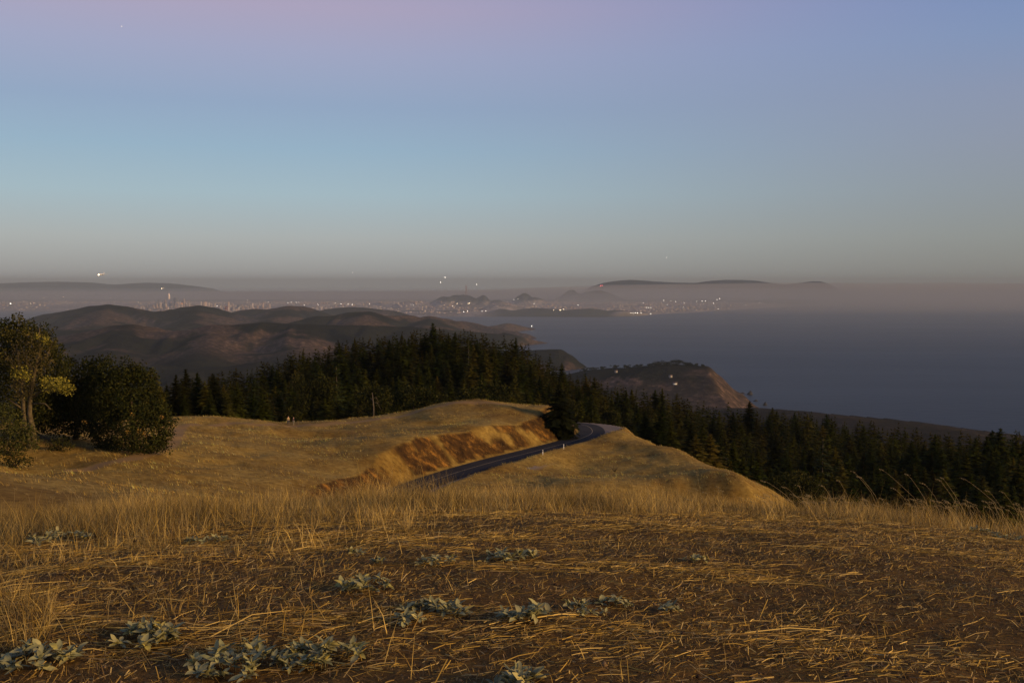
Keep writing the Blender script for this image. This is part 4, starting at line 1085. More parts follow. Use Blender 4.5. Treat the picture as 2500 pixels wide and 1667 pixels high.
v, q, t, c = blades(base, rng.uniform(0.012, 0.06, n), rng.uniform(0.0015, 0.005, n), rng.uniform(0, 6.28, n), rng.uniform(0, 2.4, n), rng.uniform(0, 0.5, n), pick(n, [0.08, 0.08, 0.32, 0.42, 0.04, 0.06]), 2)
link('stubble', mk_mesh('stubble', v, q, t, c, mats=[m_grass]), kind='stuff', label='short broken stubble between the flattened straw', cat='stubble')
# fine matted litter: short broken fibres lying every way
x, y, r, a = disc(190000, 2.6, 13.0)
pn = fbm(x / 0.8, y / 0.4, 141, 4)
ok = rng.random(len(x)) < np.clip(0.72 + 0.8 * pn, 0.2, 1) * np.interp(r, [2.6, 4.5, 8], [0.6, 0.85, 1])
x, y = x[ok], y[ok]; n = len(x); pn = pn[ok]
L = rng.gamma(2.0, 0.014, n) + 0.008; az = rng.uniform(0, 6.28, n); wl = rng.uniform(0.0008, 0.0022, n)
z0 = H(x, y) + rng.uniform(0.001, 0.012, n); tilt = rng.normal(0, 0.22, n)
ca, sa = np.cos(az), np.sin(az)
V = np.empty((n, 4, 3))
for k, (f, sg) in enumerate(((0, -1), (0, 1), (1, 1), (1, -1))):
    V[:, k, 0] = x + ca * L * f - sa * wl * sg; V[:, k, 1] = y + sa * L * f + ca * wl * sg; V[:, k, 2] = z0 + np.abs(tilt) * L * f + wl * sg * 0.5
cols = pick(n, [0.20, 0.10, 0.34, 0.28, 0.03, 0.05]) * np.clip(0.9 + 0.6 * pn, 0.4, 1.5)[:, None]
link('matted_litter', mk_mesh('matted_litter', V.reshape(-1, 3), np.arange(4 * n).reshape(-1, 4), None, np.repeat(cols, 4, axis=0), mats=[m_grass]), kind='stuff', label='matted broken grass litter covering the soil', cat='litter')
# soil crumbs
x, y, r, a = disc(9000, 2.7, 8.0); n = len(x)
sz = rng.gamma(1.5, 0.0022, n) + 0.002
oc = np.array([[1, 0, 0], [-1, 0, 0], [0, 1, 0], [0, -1, 0], [0, 0, 1], [0, 0, -1]], float)
V = oc[None] * sz[:, None, None] * rng.uniform(0.5, 1.4, (n, 6, 1)) + np.stack([x, y, H(x, y)], 1)[:, None]
tt = np.array([[0, 2, 4], [2, 1, 4], [1, 3, 4], [3, 0, 4], [2, 0, 5], [1, 2, 5], [3, 1, 5], [0, 3, 5]])
T = (np.arange(n)[:, None, None] * 6 + tt[None]).reshape(-1, 3)
cc = np.array([(0.07, 0.042, 0.024), (0.12, 0.075, 0.04), (0.045, 0.028, 0.017), (0.2, 0.13, 0.065)])[rng.integers(4, size=n)]
link('soil_crumbs', mk_mesh('soil_crumbs', V.reshape(-1, 3), None, T, np.repeat(cc, 6, axis=0), mats=[vcol_mat('soil_crumb', 0.95, 0.05)]), kind='stuff', label='crumbs of brown soil and dry litter', cat='soil')
# grass on the hill, the spur and the bank
nb = 230000
x, y, r, a = disc(nb, 88, 262, -31, 20)
z = H(x, y); wdm = wood(x, y, z); s_, zr_ = road_near(x, y)
ok = (wdm < 0.35) & (np.abs(s_) > RW + 0.6) & ~((np.abs(z - zr_) < 0.3) & (np.abs(s_) < RW + 9) & (s_ > 0)) & (path_mask(x, y, 1.4) < 0.5)
bankish = (s_ < -RW) & (s_ > -RW - 9) & (rng.random(nb) < 0.62)
ok &= ~bankish
ok &= rng.random(nb) < np.clip(0.62 + 0.9 * fbm(x / 4, y / 4, 131, 4), 0.15, 1)
x, y, z = x[ok], y[ok], z[ok]; n = len(x)
hc = fbm(x / 9, y / 9, 133, 4); fine = fbm(x / 1.6, y / 1.6, 135, 3)
cols = pick(n, [0.36, 0.22, 0.26, 0.09, 0.03, 0.04]) * np.clip(0.80 + 0.85 * hc + 0.85 * fine, 0.22, 1.7)[:, None]
v, q, t, c = blades(np.stack([x, y, z - 0.02], 1), rng.uniform(0.15, 0.5, n) * np.clip(0.8 + 1.0 * fine, 0.3, 2), rng.uniform(0.03, 0.075, n), rng.normal(3.3, 0.7, n), rng.uniform(0.1, 0.7, n), rng.uniform(0, 0.5, n), np.clip(cols, 0.02, 0.46), 1)
link('hill_grass', mk_mesh('hill_grass', v, q, t, c, mats=[m_grass]), kind='stuff', label='dry golden grass covering the hill and the spur', cat='grass')

# wild oat stalks leaning over the brow
m_stalk = simple('oat_straw', (0.33, 0.25, 0.13), 0.7, 0.2)
m_head = simple('oat_husk', (0.24, 0.18, 0.08), 0.7, 0.2)
def spikelets(g, p, d, n, size, r):
    for k in range(n):
        f = k / max(1, n - 1)
        c = p + d * f
        a = np.array([r.normal(-0.3, 0.5), r.normal(0, 0.4), -0.6 - r.random() * 0.6]); a /= np.linalg.norm(a)
        b = np.cross(a, r.normal(size=3)); b /= np.linalg.norm(b)
        e = np.cross(a, b); s = size * r.uniform(0.7, 1.2)
        V = [c, c + a * s * 0.45 + b * s * 0.16, c + a * s * 0.45 + e * s * 0.16, c + a * s * 0.45 - b * s * 0.16, c + a * s * 0.45 - e * s * 0.16, c + a * s]
        g.add(V, None, [[0, 1, 2], [0, 2, 3], [0, 3, 4], [0, 4, 1], [5, 2, 1], [5, 3, 2], [5, 4, 3], [5, 1, 4]])
def stalk(ub, vb, ut, vt, d, r):
    x0 = (ub - 1250) / F * d; z0 = float(H(np.array([x0]), np.array([d]))[0])
    b = np.array([x0, d, z0]); base_px = P(ub, vb, d); top = P(ut, vt, d - 0.15)
    b = base_px + (base_px - top) * np.array([0.25, 0.0, 0.5]); b[2] = min(b[2], base_px[2] - 0.08)
    sag = np.array([0.0, 0, 0.012])
    g = Geo(); g.tube(np.array([b, base_px, base_px + (top - base_px) * 0.4 + sag, base_px + (top - base_px) * 0.75 + sag, top]) - b, [0.0013, 0.0012, 0.0011, 0.0009, 0.0006], 4)
    hgeo = Geo(); spikelets(hgeo, top - b + np.array([0.03, 0, -0.012]), np.array([-0.055, 0, 0.018]), 7, 0.022, r)
    return b, g, hgeo
r = np.random.default_rng(77)
for (ut, vt, ub, vb) in [(2083, 1150, 2127, 1202), (2151, 1144, 2231, 1214), (2214, 1156, 2258, 1217), (2252, 1178, 2282, 1211), (2291, 1169, 2333, 1226), (2350, 1166, 2425, 1223), (1862, 1172, 1919, 1208), (1913, 1187, 1943, 1211), (1949, 1184, 1961, 1214),
                         (2098, 1162, 2136, 1208), (2047, 1172, 2070, 1212), (2410, 1196, 2440, 1232), (2446, 1199, 2476, 1236), (2300, 1165, 2345, 1230), (1700, 1150, 1712, 1215), (2005, 1183, 2030, 1215), (2180, 1190, 2215, 1225)]:
    b, g, hg = stalk(ub, vb, ut, vt, r.uniform(10.6, 12.2), r)
    o = thing('wild_oat_stalk', tuple(b), 'thin wild oat stalk with a drooping seed head leaning out over the brow', 'oat stalk', 'wild oat stalks on the brow')
    link('stem', g.mesh('stem', m_stalk, True), o); link('seed_head', hg.mesh('seed_head', m_head), o)
gs, gh = Geo(), Geo()
for k in range(230):
    ub = r.uniform(1830, 2540) if k < 130 else r.uniform(0, 1830); d = r.uniform(10.2, 13.2)
    vb = np.interp(ub, [0, 900, 1500, 2000, 2500], [1225, 1218, 1225, 1240, 1258]); L = r.uniform(14, 44) if ub > 1830 else r.uniform(10, 60)
    le = r.normal(-0.55, 0.3) if ub > 1830 else r.normal(-0.15, 0.35)
    b, g, hg = stalk(ub, vb, ub + le * L, vb - L * 0.8, d, r)
    for A, Bg in ((gs, g), (gh, hg)):
        A.add(np.concatenate(Bg.V) + b, np.concatenate(Bg.Q) if Bg.Q else None, np.concatenate([q for q in Bg.T]) if False else None)
        for t in Bg.T: A.T.append(t + A.n - Bg.n)
link('oat_stems', gs.mesh('oat_stems', m_stalk), kind='stuff', label='thin oat stems rising from the standing grass', cat='grass')
link('oat_seed_heads', gh.mesh('oat_seed_heads', m_head), kind='stuff', label='pale drooping oat seed heads along the brow', cat='grass')

# ------------------------------------------------------------------ grey-green leafy plants on the soil
def leaf_mesh(k):
    r = np.random.default_rng(900 + k)
    L, w = 1.0, [0.46, 0.40, 0.52, 0.36, 0.44, 0.5][k]
    V = []; fold = r.uniform(0.25, 0.5); cur = r.uniform(0.1, 0.5)
    for i, t in enumerate([0, 0.22, 0.5, 0.78, 1.0]):
        ww = w * 0.5 * (math.sin(math.pi * (t * 0.92 + 0.06)) ** 0.8) * (1 + r.uniform(-0.1, 0.1))
        z = -cur * t * t * 0.5 + 0.05 * math.sin(6 * t + k)
        V += [[t * L, -ww, z + fold * ww], [t * L, 0, z], [t * L, ww, z + fold * ww * r.uniform(0.6, 1.3)]]
    Q = [[3 * i + j, 3 * i + j + 1, 3 * i + j + 4, 3 * i + j + 3] for i in range(4) for j in range(2)]
    tone = [(0.29, 0.265, 0.13), (0.22, 0.21, 0.105), (0.35, 0.31, 0.14), (0.17, 0.165, 0.085), (0.31, 0.28, 0.135), (0.36, 0.30, 0.09)][k]
    return mk_mesh('leaf', V, Q, None, np.broadcast_to(tone, (15, 3)), smooth=True, mats=[m_plant])
m_plant = vcol_mat('felted_leaf', 0.75, 0.15, 0.15, 0.18)
LEAVES = [leaf_mesh(k) for k in range(6)]
rp = np.random.default_rng(61)
m_pstem = simple('plant_stem', (0.13, 0.12, 0.07), 0.8, 0.1)
for (u, v, w, hpx, lab), g0 in zip(PLANTS, PLACE):
    k = g0[1] / F; W2 = w * k * 0.58; Hm = hpx * k * 0.62
    o = thing('leafy_plant', tuple(g0), lab, 'plant')
    nros = int(np.clip(w / 9.0, 5, 26))
    for q in range(nros):
        a = rp.uniform(0, 6.28); f = math.sqrt(rp.random())
        cx, cy = W2 * f * math.cos(a) * 0.85, W2 * 0.75 * f * math.sin(a)
        zc = float(H(np.array([g0[0] + cx]), np.array([g0[1] + cy]))[0]) - g0[2]
        hc = Hm * (1 - 0.6 * f * f) * rp.uniform(0.45, 1.0)
        g = Geo(); g.tube([(cx * 0.8, cy * 0.8, zc - 0.01), (cx, cy, zc + hc)], [0.003, 0.002], 4); link('stem', g.mesh('stem', m_pstem), o)
        nl = rp.integers(8, 12); ph = rp.uniform(0, 6.28)
        for j in range(nl):
            sz = rp.uniform(0.026, 0.066) * (0.8 + 0.25 * (w > 120))
            kk = rp.integers(6) if 'bright' in lab or 'olive' in lab else rp.choice(6, p=[.22, .22, .14, .2, .2, .02])
            lf = link('leaf', LEAVES[kk], o, (cx + rp.normal(0, 0.006), cy + rp.normal(0, 0.006), zc + hc * rp.uniform(0.55, 1.0) + 0.004))
            lf.rotation_euler = (rp.normal(0, 0.35), -rp.uniform(-0.15, 0.95), ph + j * 2.4 + rp.normal(0, 0.3))
            lf.scale = (sz, sz, sz)

# ------------------------------------------------------------------ road delineators
m_white = simple('white_plastic', (0.75, 0.74, 0.70), 0.5, 0.3)
m_refl = simple('reflector', (0.05, 0.05, 0.06), 0.3, 0.5)
for (u, v, lab) in [(1376, 1096, 'white roadside marker post nearer the bend'), (1325, 1110, 'white roadside marker post on the straight before the other')]:
    p = hit(u, v, 100, 400)
    o = thing('marker_post', tuple(p), lab, 'post', 'roadside marker posts')
    g = Geo(); g.box((0, 0, 0.42), (0.075, 0.03, 0.5)); g.tube([(0, 0, 0.92), (0, 0, 0.97)], [0.07, 0.03], 8); pb = link('post_body', g.mesh('post_body', m_white), o)
    g = Geo(); g.box((0, -0.034, 0.70), (0.06, 0.004, 0.09)); link('reflector', g.mesh('reflector', m_refl), pb)

# ------------------------------------------------------------------ two walkers
def skin_body(name, joints, edges, mat, parent=None):
    me = bpy.data.meshes.new(name)
    me.from_pydata([j[:3] for j in joints], edges, [])
    o = link(name, me, parent)
    mo = o.modifiers.new('skin', 'SKIN')
    for k, j in enumerate(joints):
        me.skin_vertices[0].data[k].radius = (j[3], j[3] if len(j) < 5 else j[4])
    me.skin_vertices[0].data[0].use_root = True
    sb = o.modifiers.new('sub', 'SUBSURF'); sb.levels = 1; sb.render_levels = 1
    me.materials.append(mat)
    return o
m_skin = simple('skin', (0.55, 0.33, 0.23), 0.6, 0.3)
def walker(u, v, ht, jacket_c, trouser_c, hair_c, stride, rz, label):
    p = hit(u, v, 100, 400)
    s = ht / 1.75
    def S(l): return [tuple(c * s for c in q) for q in l]
    J = S([(0, 0, 0.95, 0.13, 0.10), (0, 0, 1.20, 0.135, 0.10), (0, 0, 1.40, 0.15, 0.10), (0, 0.0, 1.50, 0.055), (0, -0.01, 1.58, 0.075), (0, -0.02, 1.66, 0.092), (0, -0.01, 1.73, 0.07),
           (0.19, 0, 1.41, 0.06), (0.25, 0.05, 1.15, 0.045), (0.22, -0.10, 0.92, 0.038), (0.21, -0.16, 0.84, 0.03),
           (-0.19, 0, 1.41, 0.06), (-0.25, 0.03, 1.15, 0.045), (-0.20, -0.14, 0.98, 0.038), (-0.18, -0.21, 0.93, 0.03),
           (0.10, 0, 0.86, 0.09), (0.11, -stride * 0.5, 0.50, 0.065), (0.11, -stride * 0.35, 0.09, 0.045), (0.11, -stride * 0.35 - 0.14, 0.03, 0.035),
           (-0.10, 0, 0.86, 0.09), (-0.11, stride * 0.35, 0.50, 0.065), (-0.11, stride, 0.10, 0.045), (-0.11, stride - 0.13, 0.03, 0.035)])
    E = [(0, 1), (1, 2), (2, 3), (3, 4), (4, 5), (5, 6), (2, 7), (7, 8), (8, 9), (9, 10), (2, 11), (11, 12), (12, 13), (13, 14), (0, 15), (15, 16), (16, 17), (17, 18), (0, 19), (19, 20), (20, 21), (21, 22)]
    b = skin_body('person', J, E, m_skin)
    b.location = p; b.rotation_euler = (0, 0, rz)
    b['label'] = label; b['category'] = 'person'; b['group'] = 'walkers on the crest'
    def fat(idx, k): return [tuple(J[i][:3]) + tuple(x * k for x in J[i][3:]) for i in idx]
    ji = [0, 1, 2, 7, 8, 9, 11, 12, 13]
    skin_body('jacket', fat(ji, 1.22), [(0, 1), (1, 2), (2, 3), (3, 4), (4, 5), (2, 6), (6, 7), (7, 8)], simple('jacket_cloth', jacket_c, 0.9, 0.1), b)
    ti = [0, 15, 16, 17, 19, 20, 21]
    skin_body('trousers', fat(ti, 1.18), [(0, 1), (1, 2), (2, 3), (0, 4), (4, 5), (5, 6)], simple('trouser_cloth', trouser_c, 0.9, 0.1), b)
    skin_body('hair', S([(0, 0.02, 1.66, 0.088), (0, 0.02, 1.745, 0.082)]), [(0, 1)], simple('hair', hair_c, 0.8, 0.2), b)
    return b
walker(704, 1036, 1.80, (0.46, 0.36, 0.15), (0.10, 0.11, 0.14), (0.10, 0.06, 0.03), 0.22, 0.5, 'walker in a mustard yellow top and dark trousers')
walker(717, 1037, 1.72, (0.015, 0.013, 0.015), (0.20, 0.19, 0.14), (0.02, 0.015, 0.012), 0.30, -0.4, 'walker in a black jacket and grey-green trousers')

# ------------------------------------------------------------------ the far city
def cz_at(u, d):
    x = (u - 1250) / F * d
    return np.array([x, d, float(H_city(np.array([x]), np.array([d]))[0])])
m_tower = simple('pale_tower_facade', (0.80, 0.66, 0.56), 0.35, 0.6)
m_dgl = simple('dark_tower_glass', (0.10, 0.10, 0.12), 0.3, 0.5)
m_conc = simple('warm_concrete', (0.46, 0.34, 0.28), 0.9, 0.1)
m_oran = simple('sunlit_orange_facade', (0.72, 0.36, 0.16), 0.7, 0.3)  # orange sunlight on this building is put into its base colour
B0 = PZ(413, 20000, SEA + 20)
tw = thing('tall_tower', tuple(B0), 'tallest pale rounded tower on the city skyline', 'tower')
n = 16; zs = [0, 60, 150, 220, 270, 300, 318, 326]; hw = [24, 25, 25.5, 23.5, 20, 17, 13, 8]
V = []; 
for z, w in zip(zs, hw):
    for k in range(n):
        a = 2 * math.pi * k / n; c, s = math.cos(a), math.sin(a)
        V.append([w * math.copysign(abs(c) ** 0.55, c), w * math.copysign(abs(s) ** 0.55, s), z])
V.append([0, 0, 327]); Q = [[i * n + k, i * n + (k + 1) % n, (i + 1) * n + (k + 1) % n, (i + 1) * n + k] for i in range(len(zs) - 1) for k in range(n)]
T = [[(len(zs) - 1) * n + k, (len(zs) - 1) * n + (k + 1) % n, len(zs) * n] for k in range(n)]
link('shaft', mk_mesh('shaft', V, Q, T, smooth=True, mats=[m_tower]), tw)
g = Geo(); g.tube([(0, 0, 308), (0, 0, 332)], [14.5, 6.5], 12); link('crown_lattice', g.mesh('crown_lattice', simple('lattice_top', (0.5, 0.42, 0.4), 0.5)), tw)
def tower(u, vt, d, w, mat, lab, step=0.0, dp=None):
    b = PZ(u, d, SEA + 25); top = P(u, vt, d)[2] - b[2]
    o = thing('high_rise', tuple(b), lab, 'building')
    g = Geo(); hw = w / 2 * d / F
    g.box((0, 0, top / 2), (hw, (dp or hw), top / 2), rz=0.3); link('shaft', g.mesh('shaft', mat), o)
    g = Geo(); g.box((hw * 0.1, 0, top + 6), (hw * (0.55 - step), hw * 0.5, 6.3), rz=0.3); link('rooftop', g.mesh('rooftop', mat), o)
tower(429, 728, 19950, 9, m_dgl, 'broad dark high-rise standing right beside the tallest tower')
tower(432, 739, 19900, 10, m_conc, 'brownish block in front of the broad dark high-rise')
tower(444, 740, 19800, 5, m_oran, 'slim high-rise tinted sunset orange near the dark one')
tower(404, 734, 20100, 6, m_conc, 'brownish high-rise rising just left of the tallest tower')
tower(418, 741, 19900, 8, m_dgl, 'dark block at the foot of the tallest tower')
tower(387, 732, 20300, 3, m_dgl, 'thin dark spire-like high-rise apart from the tallest tower')
tower(397, 742, 20000, 9, m_dgl, 'low dark cluster block left of the tallest tower')
tower(500, 738, 19600, 12, m_conc, 'wide pale slab block on the low rise of the city')
tower(558, 738, 19300, 5, m_conc, 'pale slim block standing behind the red bridge tower')
tower(617, 741, 19500, 3, m_tower, 'slim bright white block alone over the city roofs')
tower(642, 742, 19500, 5, m_conc, 'brownish slim block right of the bright white one')
tower(658, 743, 19500, 5, m_conc, 'dull twin block beside the brownish slim one')
tower(583, 744, 19300, 9, m_dgl, 'wide dark low block between the bridge tower and the bright white block')
# bridge tower showing over the headland
bz = PZ(553, 13800, SEA); topz = P(553, 748, 13800)[2] - SEA
o = thing('bridge_tower', tuple(bz), 'red steel suspension bridge tower showing over the headland saddle', 'bridge tower')
m_red = simple('red_bridge_paint', (0.22, 0.06, 0.04), 0.7, 0.2)
for sx in (-14, 14):
    g = Geo(); g.box((sx, 0, topz / 2), (3.5, 6, topz / 2)); link('leg', g.mesh('leg', m_red), o)
for k in (0.55, 0.7, 0.84, 0.97):
    g = Geo(); g.box((0, 0, topz * k), (10.6, 4, 4)); link('cross_strut', g.mesh('cross_strut', m_red), o)
# three-legged mast on the twin hill
mb = PZ(1138, 20550, P(1138, 722, 20550)[2]); mt_ = P(1138, 694, 20550)[2] - mb[2]
o = thing('radio_mast', tuple(mb), 'faint three-legged radio mast on the dark hill above the city', 'mast')
m_mast = simple('mast_steel', (0.22, 0.12, 0.11), 0.7)
for k in range(3):
    a = k * 2.094; g = Geo()
    g.tube([(26 * math.cos(a), 26 * math.sin(a), -10), (9 * math.cos(a), 9 * math.sin(a), mt_ * 0.55), (15 * math.cos(a), 15 * math.sin(a), mt_ * 0.78), (15 * math.cos(a), 15 * math.sin(a), mt_)], [4, 3.4, 3.4, 2.2], 5); link('leg', g.mesh('leg', m_mast), o)
for f, rr in ((0.55, 9), (0.78, 15)):
    g = Geo(); g.box((0, 0, mt_ * f), (rr, rr, 4)); link('platform', g.mesh('platform', m_mast), o)
# city blocks: thousands of roofs reading as one mass
rc_ = np.random.default_rng(33)
N = 7000
uu = rc_.uniform(-60, 1960, N); dd = rc_.uniform(16300, 24500, N)
x = (uu - 1250) / F * dd; z = H_city(x, dd)
_, vvv, _ = proj(np.stack([x, dd, z], -1))
park = (uu > 1150) & (uu < 1590) & (dd < 17700)
park |= (z - SEA > 175) | ((np.abs(dd - 18250) < 200) & (uu > 980) & (uu < 1330))
ok = (z > SEA + 12) & ~park & (fbm(x / 1500, dd / 1500, 97) > -0.30)
x, dd, z, uu = x[ok], dd[ok], z[ok], uu[ok]; n = len(x)
dtn = np.exp(-((uu - 425) / 60) ** 2 - ((dd - 19800) / 900) ** 2) + 0.5 * np.exp(-((uu - 560) / 120) ** 2 - ((dd - 19300) / 900) ** 2)
hgt = rc_.gamma(2, 4.5, n) + 8 + dtn * rc_.gamma(2, 26, n); hw = rc_.uniform(8, 24, n)
oc = np.array([[a, b2, c] for c in (0, 1) for b2 in (-1, 1) for a in (-1, 1)], float)
V = oc[None] * np.stack([hw, hw * rc_.uniform(0.5, 1.3, n), hgt], 1)[:, None]
a = rc_.uniform(-0.3, 0.6, n); k, s = np.cos(a)[:, None], np.sin(a)[:, None]
V = np.stack([V[:, :, 0] * k - V[:, :, 1] * s, V[:, :, 0] * s + V[:, :, 1] * k, V[:, :, 2]], -1) + np.stack([x, dd, z - 2], 1)[:, None]
qq = np.array([[4, 5, 7, 6], [0, 1, 5, 4], [2, 6, 7, 3], [0, 4, 6, 2], [1, 3, 7, 5]])
Qd = (np.arange(n)[:, None, None] * 8 + qq[None]).reshape(-1, 4)
tone = np.array([(0.44, 0.36, 0.31), (0.34, 0.27, 0.23), (0.22, 0.19, 0.18), (0.58, 0.48, 0.41), (0.35, 0.23, 0.18)])[rc_.integers(5, size=n)]
link('city_blocks', mk_mesh('city_blocks', V.reshape(-1, 3), Qd, None, np.repeat(tone, 8, axis=0), mats=[vcol_mat('city_walls', 0.9, 0.1)]), kind='stuff', label='pale low blocks of the hazy city across the strait', cat='city')

# ------------------------------------------------------------------ lights burning far off
warm = emit_mat('warm_lamp', (1.0, 0.74, 0.42), 6.5)
white = emit_mat('white_lamp', (1.0, 0.90, 0.74), 8.0)
redl = emit_mat('red_lamp', (1.0, 0.12, 0.12), 5.0)
def ball(rad, n=6):
    g = Geo(); g.tube([(0, 0, -rad), (0, 0, -rad * 0.6), (0, 0, 0), (0, 0, rad * 0.6), (0, 0, rad)], [0.05 * rad, rad * 0.8, rad, rad * 0.8, 0.05 * rad], n); return g
def lamp_me(mat, rad):
    return ball(rad).mesh('lamp', mat)
m_pole = simple('lamp_pole', (0.2, 0.2, 0.2), 0.6)
LM = {k: lamp_me(m, 5.6) for k, m in (('w', warm), ('p', white), ('r', redl))}
gpole = Geo(); gpole.tube([(0, 0, -70), (0, 0, 0)], [2.0, 1.0], 5); POLE = gpole.mesh('pole', m_pole)
def far_lamp(u, v, d, kind, s, lab, grp, squash=1.0):
    p = P(u, v, d)
    o = thing('floodlight', tuple(p), lab, 'light', grp)
    o.scale = (s * squash, s, s)
    link('lamp', LM[kind], o); link('pole', POLE, o)
for (u, v, s) in [(703, 739, .8), (711, 738, .8), (723, 738, .9), (729, 738, .8), (743, 745, .8), (776, 743, .9), (819, 739, .8), (833, 742, .9), (850, 742, .9), (860, 743, .9), (902, 742, .9), (530, 747, .9), (1003, 743, .6), (1009, 744, .8), (604, 733, .7), (655, 737, .6)]:
    far_lamp(u, v, 18900, 'p', s, 'small white street floodlight in the row over the headland crest', 'lights over the headland crest')
for (u, v, s) in [(1132, 761, .9), (1141, 759, .9), (1177, 760, .9), (1186, 759, .9), (1105, 747, .6), (1254, 731, .7), (1265, 730, .6), (1411, 745, .9), (1304, 741, .6)]:
    far_lamp(u, v, 16900 if v > 750 else 18000, 'p', s, 'bright white light among the pale houses above the strait', 'lights above the strait')
for (u, v, s) in [(1540, 764, .9), (1546, 764, .9), (1551, 764, 1.0), (1556, 764, 1.0), (1565, 764, .9), (1589, 765, .9), (1578, 751, .8), (1583, 751, .8), (1589, 751, .8), (1570, 739, .9), (1620, 733, .8), (1629, 744, .8), (1650, 736, .8), (1670, 739, .6), (1701, 736, .8), (1714, 735, .9), (1722, 735, .8), (1750, 732, .8), (1757, 729, .8), (1742, 741, .8), (1668, 750, .7), (1753, 755, .6), (1854, 739, .8), (1638, 735, .5), (1820, 744, .4)]:
    far_lamp(u, v, 16800 if v > 760 else 18800, 'p', s, 'white shore light on the flat land behind the long beach', 'lights behind the long beach')
far_lamp(26, 741, 19500, 'p', 1.3, 'widest white glare of dock lights across the bay', None, 3.0)
for (u, v, s) in [(75, 741, .7), (83, 740, .5), (108, 726, .6), (155, 725, .7), (161, 737, .7), (338, 738, .7), (172, 727, .5), (270, 728, .6), (57, 735, .4)]:
    far_lamp(u, v, 19800, 'w', s, 'faint warm light along the far shore of the bay', 'faint lights across the bay')
for (u, v, s, q) in [(1116, 741, .9, 1.6), (1146, 740, .8, 2.2), (1143, 741, .6, 1.5), (1368, 757, .9, 3.0), (1376, 755, .8, 2), (1352, 757, .6, 3), (1508, 769, .7, 3.5), (1303, 741, .5, 1)]:
    far_lamp(u, v, 16800, 'w', s, 'warm lit cluster of buildings in the wooded shore band', 'warm lit clusters by the woods', q)
far_lamp(460, 759, 11250, 'w', 0.55, 'warm line of battery road lights on the headland saddle', 'warm lit line on the headland', 5.0)
far_lamp(443, 760, 11250, 'w', 0.5, 'warm line of battery road lights on the headland saddle', 'warm lit line on the headland', 4.0)
far_lamp(1298, 796, 11850, 'p', 0.7, 'lighthouse lamp at the tip of the far point', None)
for (u, v) in [(1466, 698), (1470, 697)]:
    far_lamp(u, v, 19500, 'r', 1.2, 'red beacon lamp glowing above the fog bank', 'red beacons over the fog')

# aircraft with landing lights over the bay
gf = Geo(); gf.tube([(0, -18, 0), (0, -15, 0.2), (0, -6, 0), (0, 10, 0), (0, 18, 1.2)], [0.4, 1.7, 2.0, 1.9, 0.3], 8); MF = gf.mesh('fuselage', simple('aircraft_paint', (0.6, 0.6, 0.62), 0.4, 0.4), True)
gw = Geo(); gw.add([[-17, 5, 0.3], [-17, 7, 0.3], [0, -3, -0.4], [0, 3.5, -0.4], [17, 5, 0.3], [17, 7, 0.3]] + [[-17, 5, 0.6], [-17, 7, 0.6], [0, -3, 0.3], [0, 3.5, 0.3], [17, 5, 0.6], [17, 7, 0.6]],
                   [[0, 2, 3, 1], [2, 4, 5, 3], [6, 7, 9, 8], [8, 9, 11, 10], [0, 6, 8, 2], [2, 8, 10, 4], [1, 3, 9, 7], [3, 5, 11, 9], [0, 1, 7, 6], [4, 10, 11, 5]]); MW = gw.mesh('wing', simple('aircraft_wing', (0.55, 0.55, 0.57), 0.4, 0.4))
gt = Geo(); gt.add([[-0.2, 13, 1.5], [0.2, 13, 1.5], [-0.2, 18, 1.5], [0.2, 18, 1.5], [-0.15, 17, 6.5], [0.15, 17, 6.5], [-0.15, 19.5, 6.5], [0.15, 19.5, 6.5]], [[0, 4, 6, 2], [1, 3, 7, 5], [0, 1, 5, 4], [2, 6, 7, 3], [4, 5, 7, 6], [0, 2, 3, 1]]); MT = gt.mesh('tail_fin', bpy.data.materials['aircraft_paint'])
MLs = {k: lamp_me(k, 1.9) for k in (white, warm)}
for (u, v, d, s, mk, lab) in [(248, 670, 4200, 1.5, warm, 'aircraft with the brightest yellow landing light, low over the far hill range'), (397, 704, 6500, 1.0, warm, 'aircraft light just above the tallest tower'), (862, 665, 7000, 0.6, white, 'faint lone aircraft light over the middle of the headlands'),
                              (1087, 677, 6500, 0.95, white, 'higher of two close white aircraft lights'), (1076, 689, 6500, 0.9, white, 'lower of two close white aircraft lights'), (1164, 694, 6500, 0.8, white, 'white aircraft light beside the radio mast'),
                              (1627, 629, 6000, 0.5, white, 'faint aircraft light high over the blue mountains'), (298, 66, 800, 0.07, white, 'tiny white light high in the lilac sky')]:
    p = P(u, v, d); o = thing('aircraft', tuple(p), lab, 'aircraft', 'aircraft lights'); o.scale = (s,) * 3 if d > 2000 else (0.07,) * 3
    link('fuselage', MF, o); link('wing', MW, o); link('tail_fin', MT, o)
    l = link('landing_light', MLs[mk], o, (0, -19.5, -1.0))

# ------------------------------------------------------------------ sea stacks, houses on the bluff
m_rock = simple('sea_rock', (0.035, 0.032, 0.032), 0.9, 0.1, noise=0.08, amp=0.4)
def rock(u, v, d, w, h, lab, seed):
    r = np.random.default_rng(seed); p = P(u, v, d); k = d / F
    o_ = []
    nr, na = 7, 14
    for i in range(nr):
        t = i / (nr - 1)
        for j in range(na):
            a = 2 * math.pi * j / na
            q = (1 - t) ** 0.7 * r.uniform(0.75, 1.2)
            o_.append([w / 2 * k * q * math.cos(a) + 0.15 * w * k * t, w / 2 * k * 0.8 * q * math.sin(a), -6 + (h * k + 6) * t * (1 if i < nr - 1 else r.uniform(0.9, 1.05))])
    Q = [[i * na + j, i * na + (j + 1) % na, (i + 1) * na + (j + 1) % na, (i + 1) * na + j] for i in range(nr - 1) for j in range(na)]
    link('sea_stack', mk_mesh('sea_stack', o_, Q, mats=[m_rock]), None, (p[0], d, SEA), None, lab, 'rock')
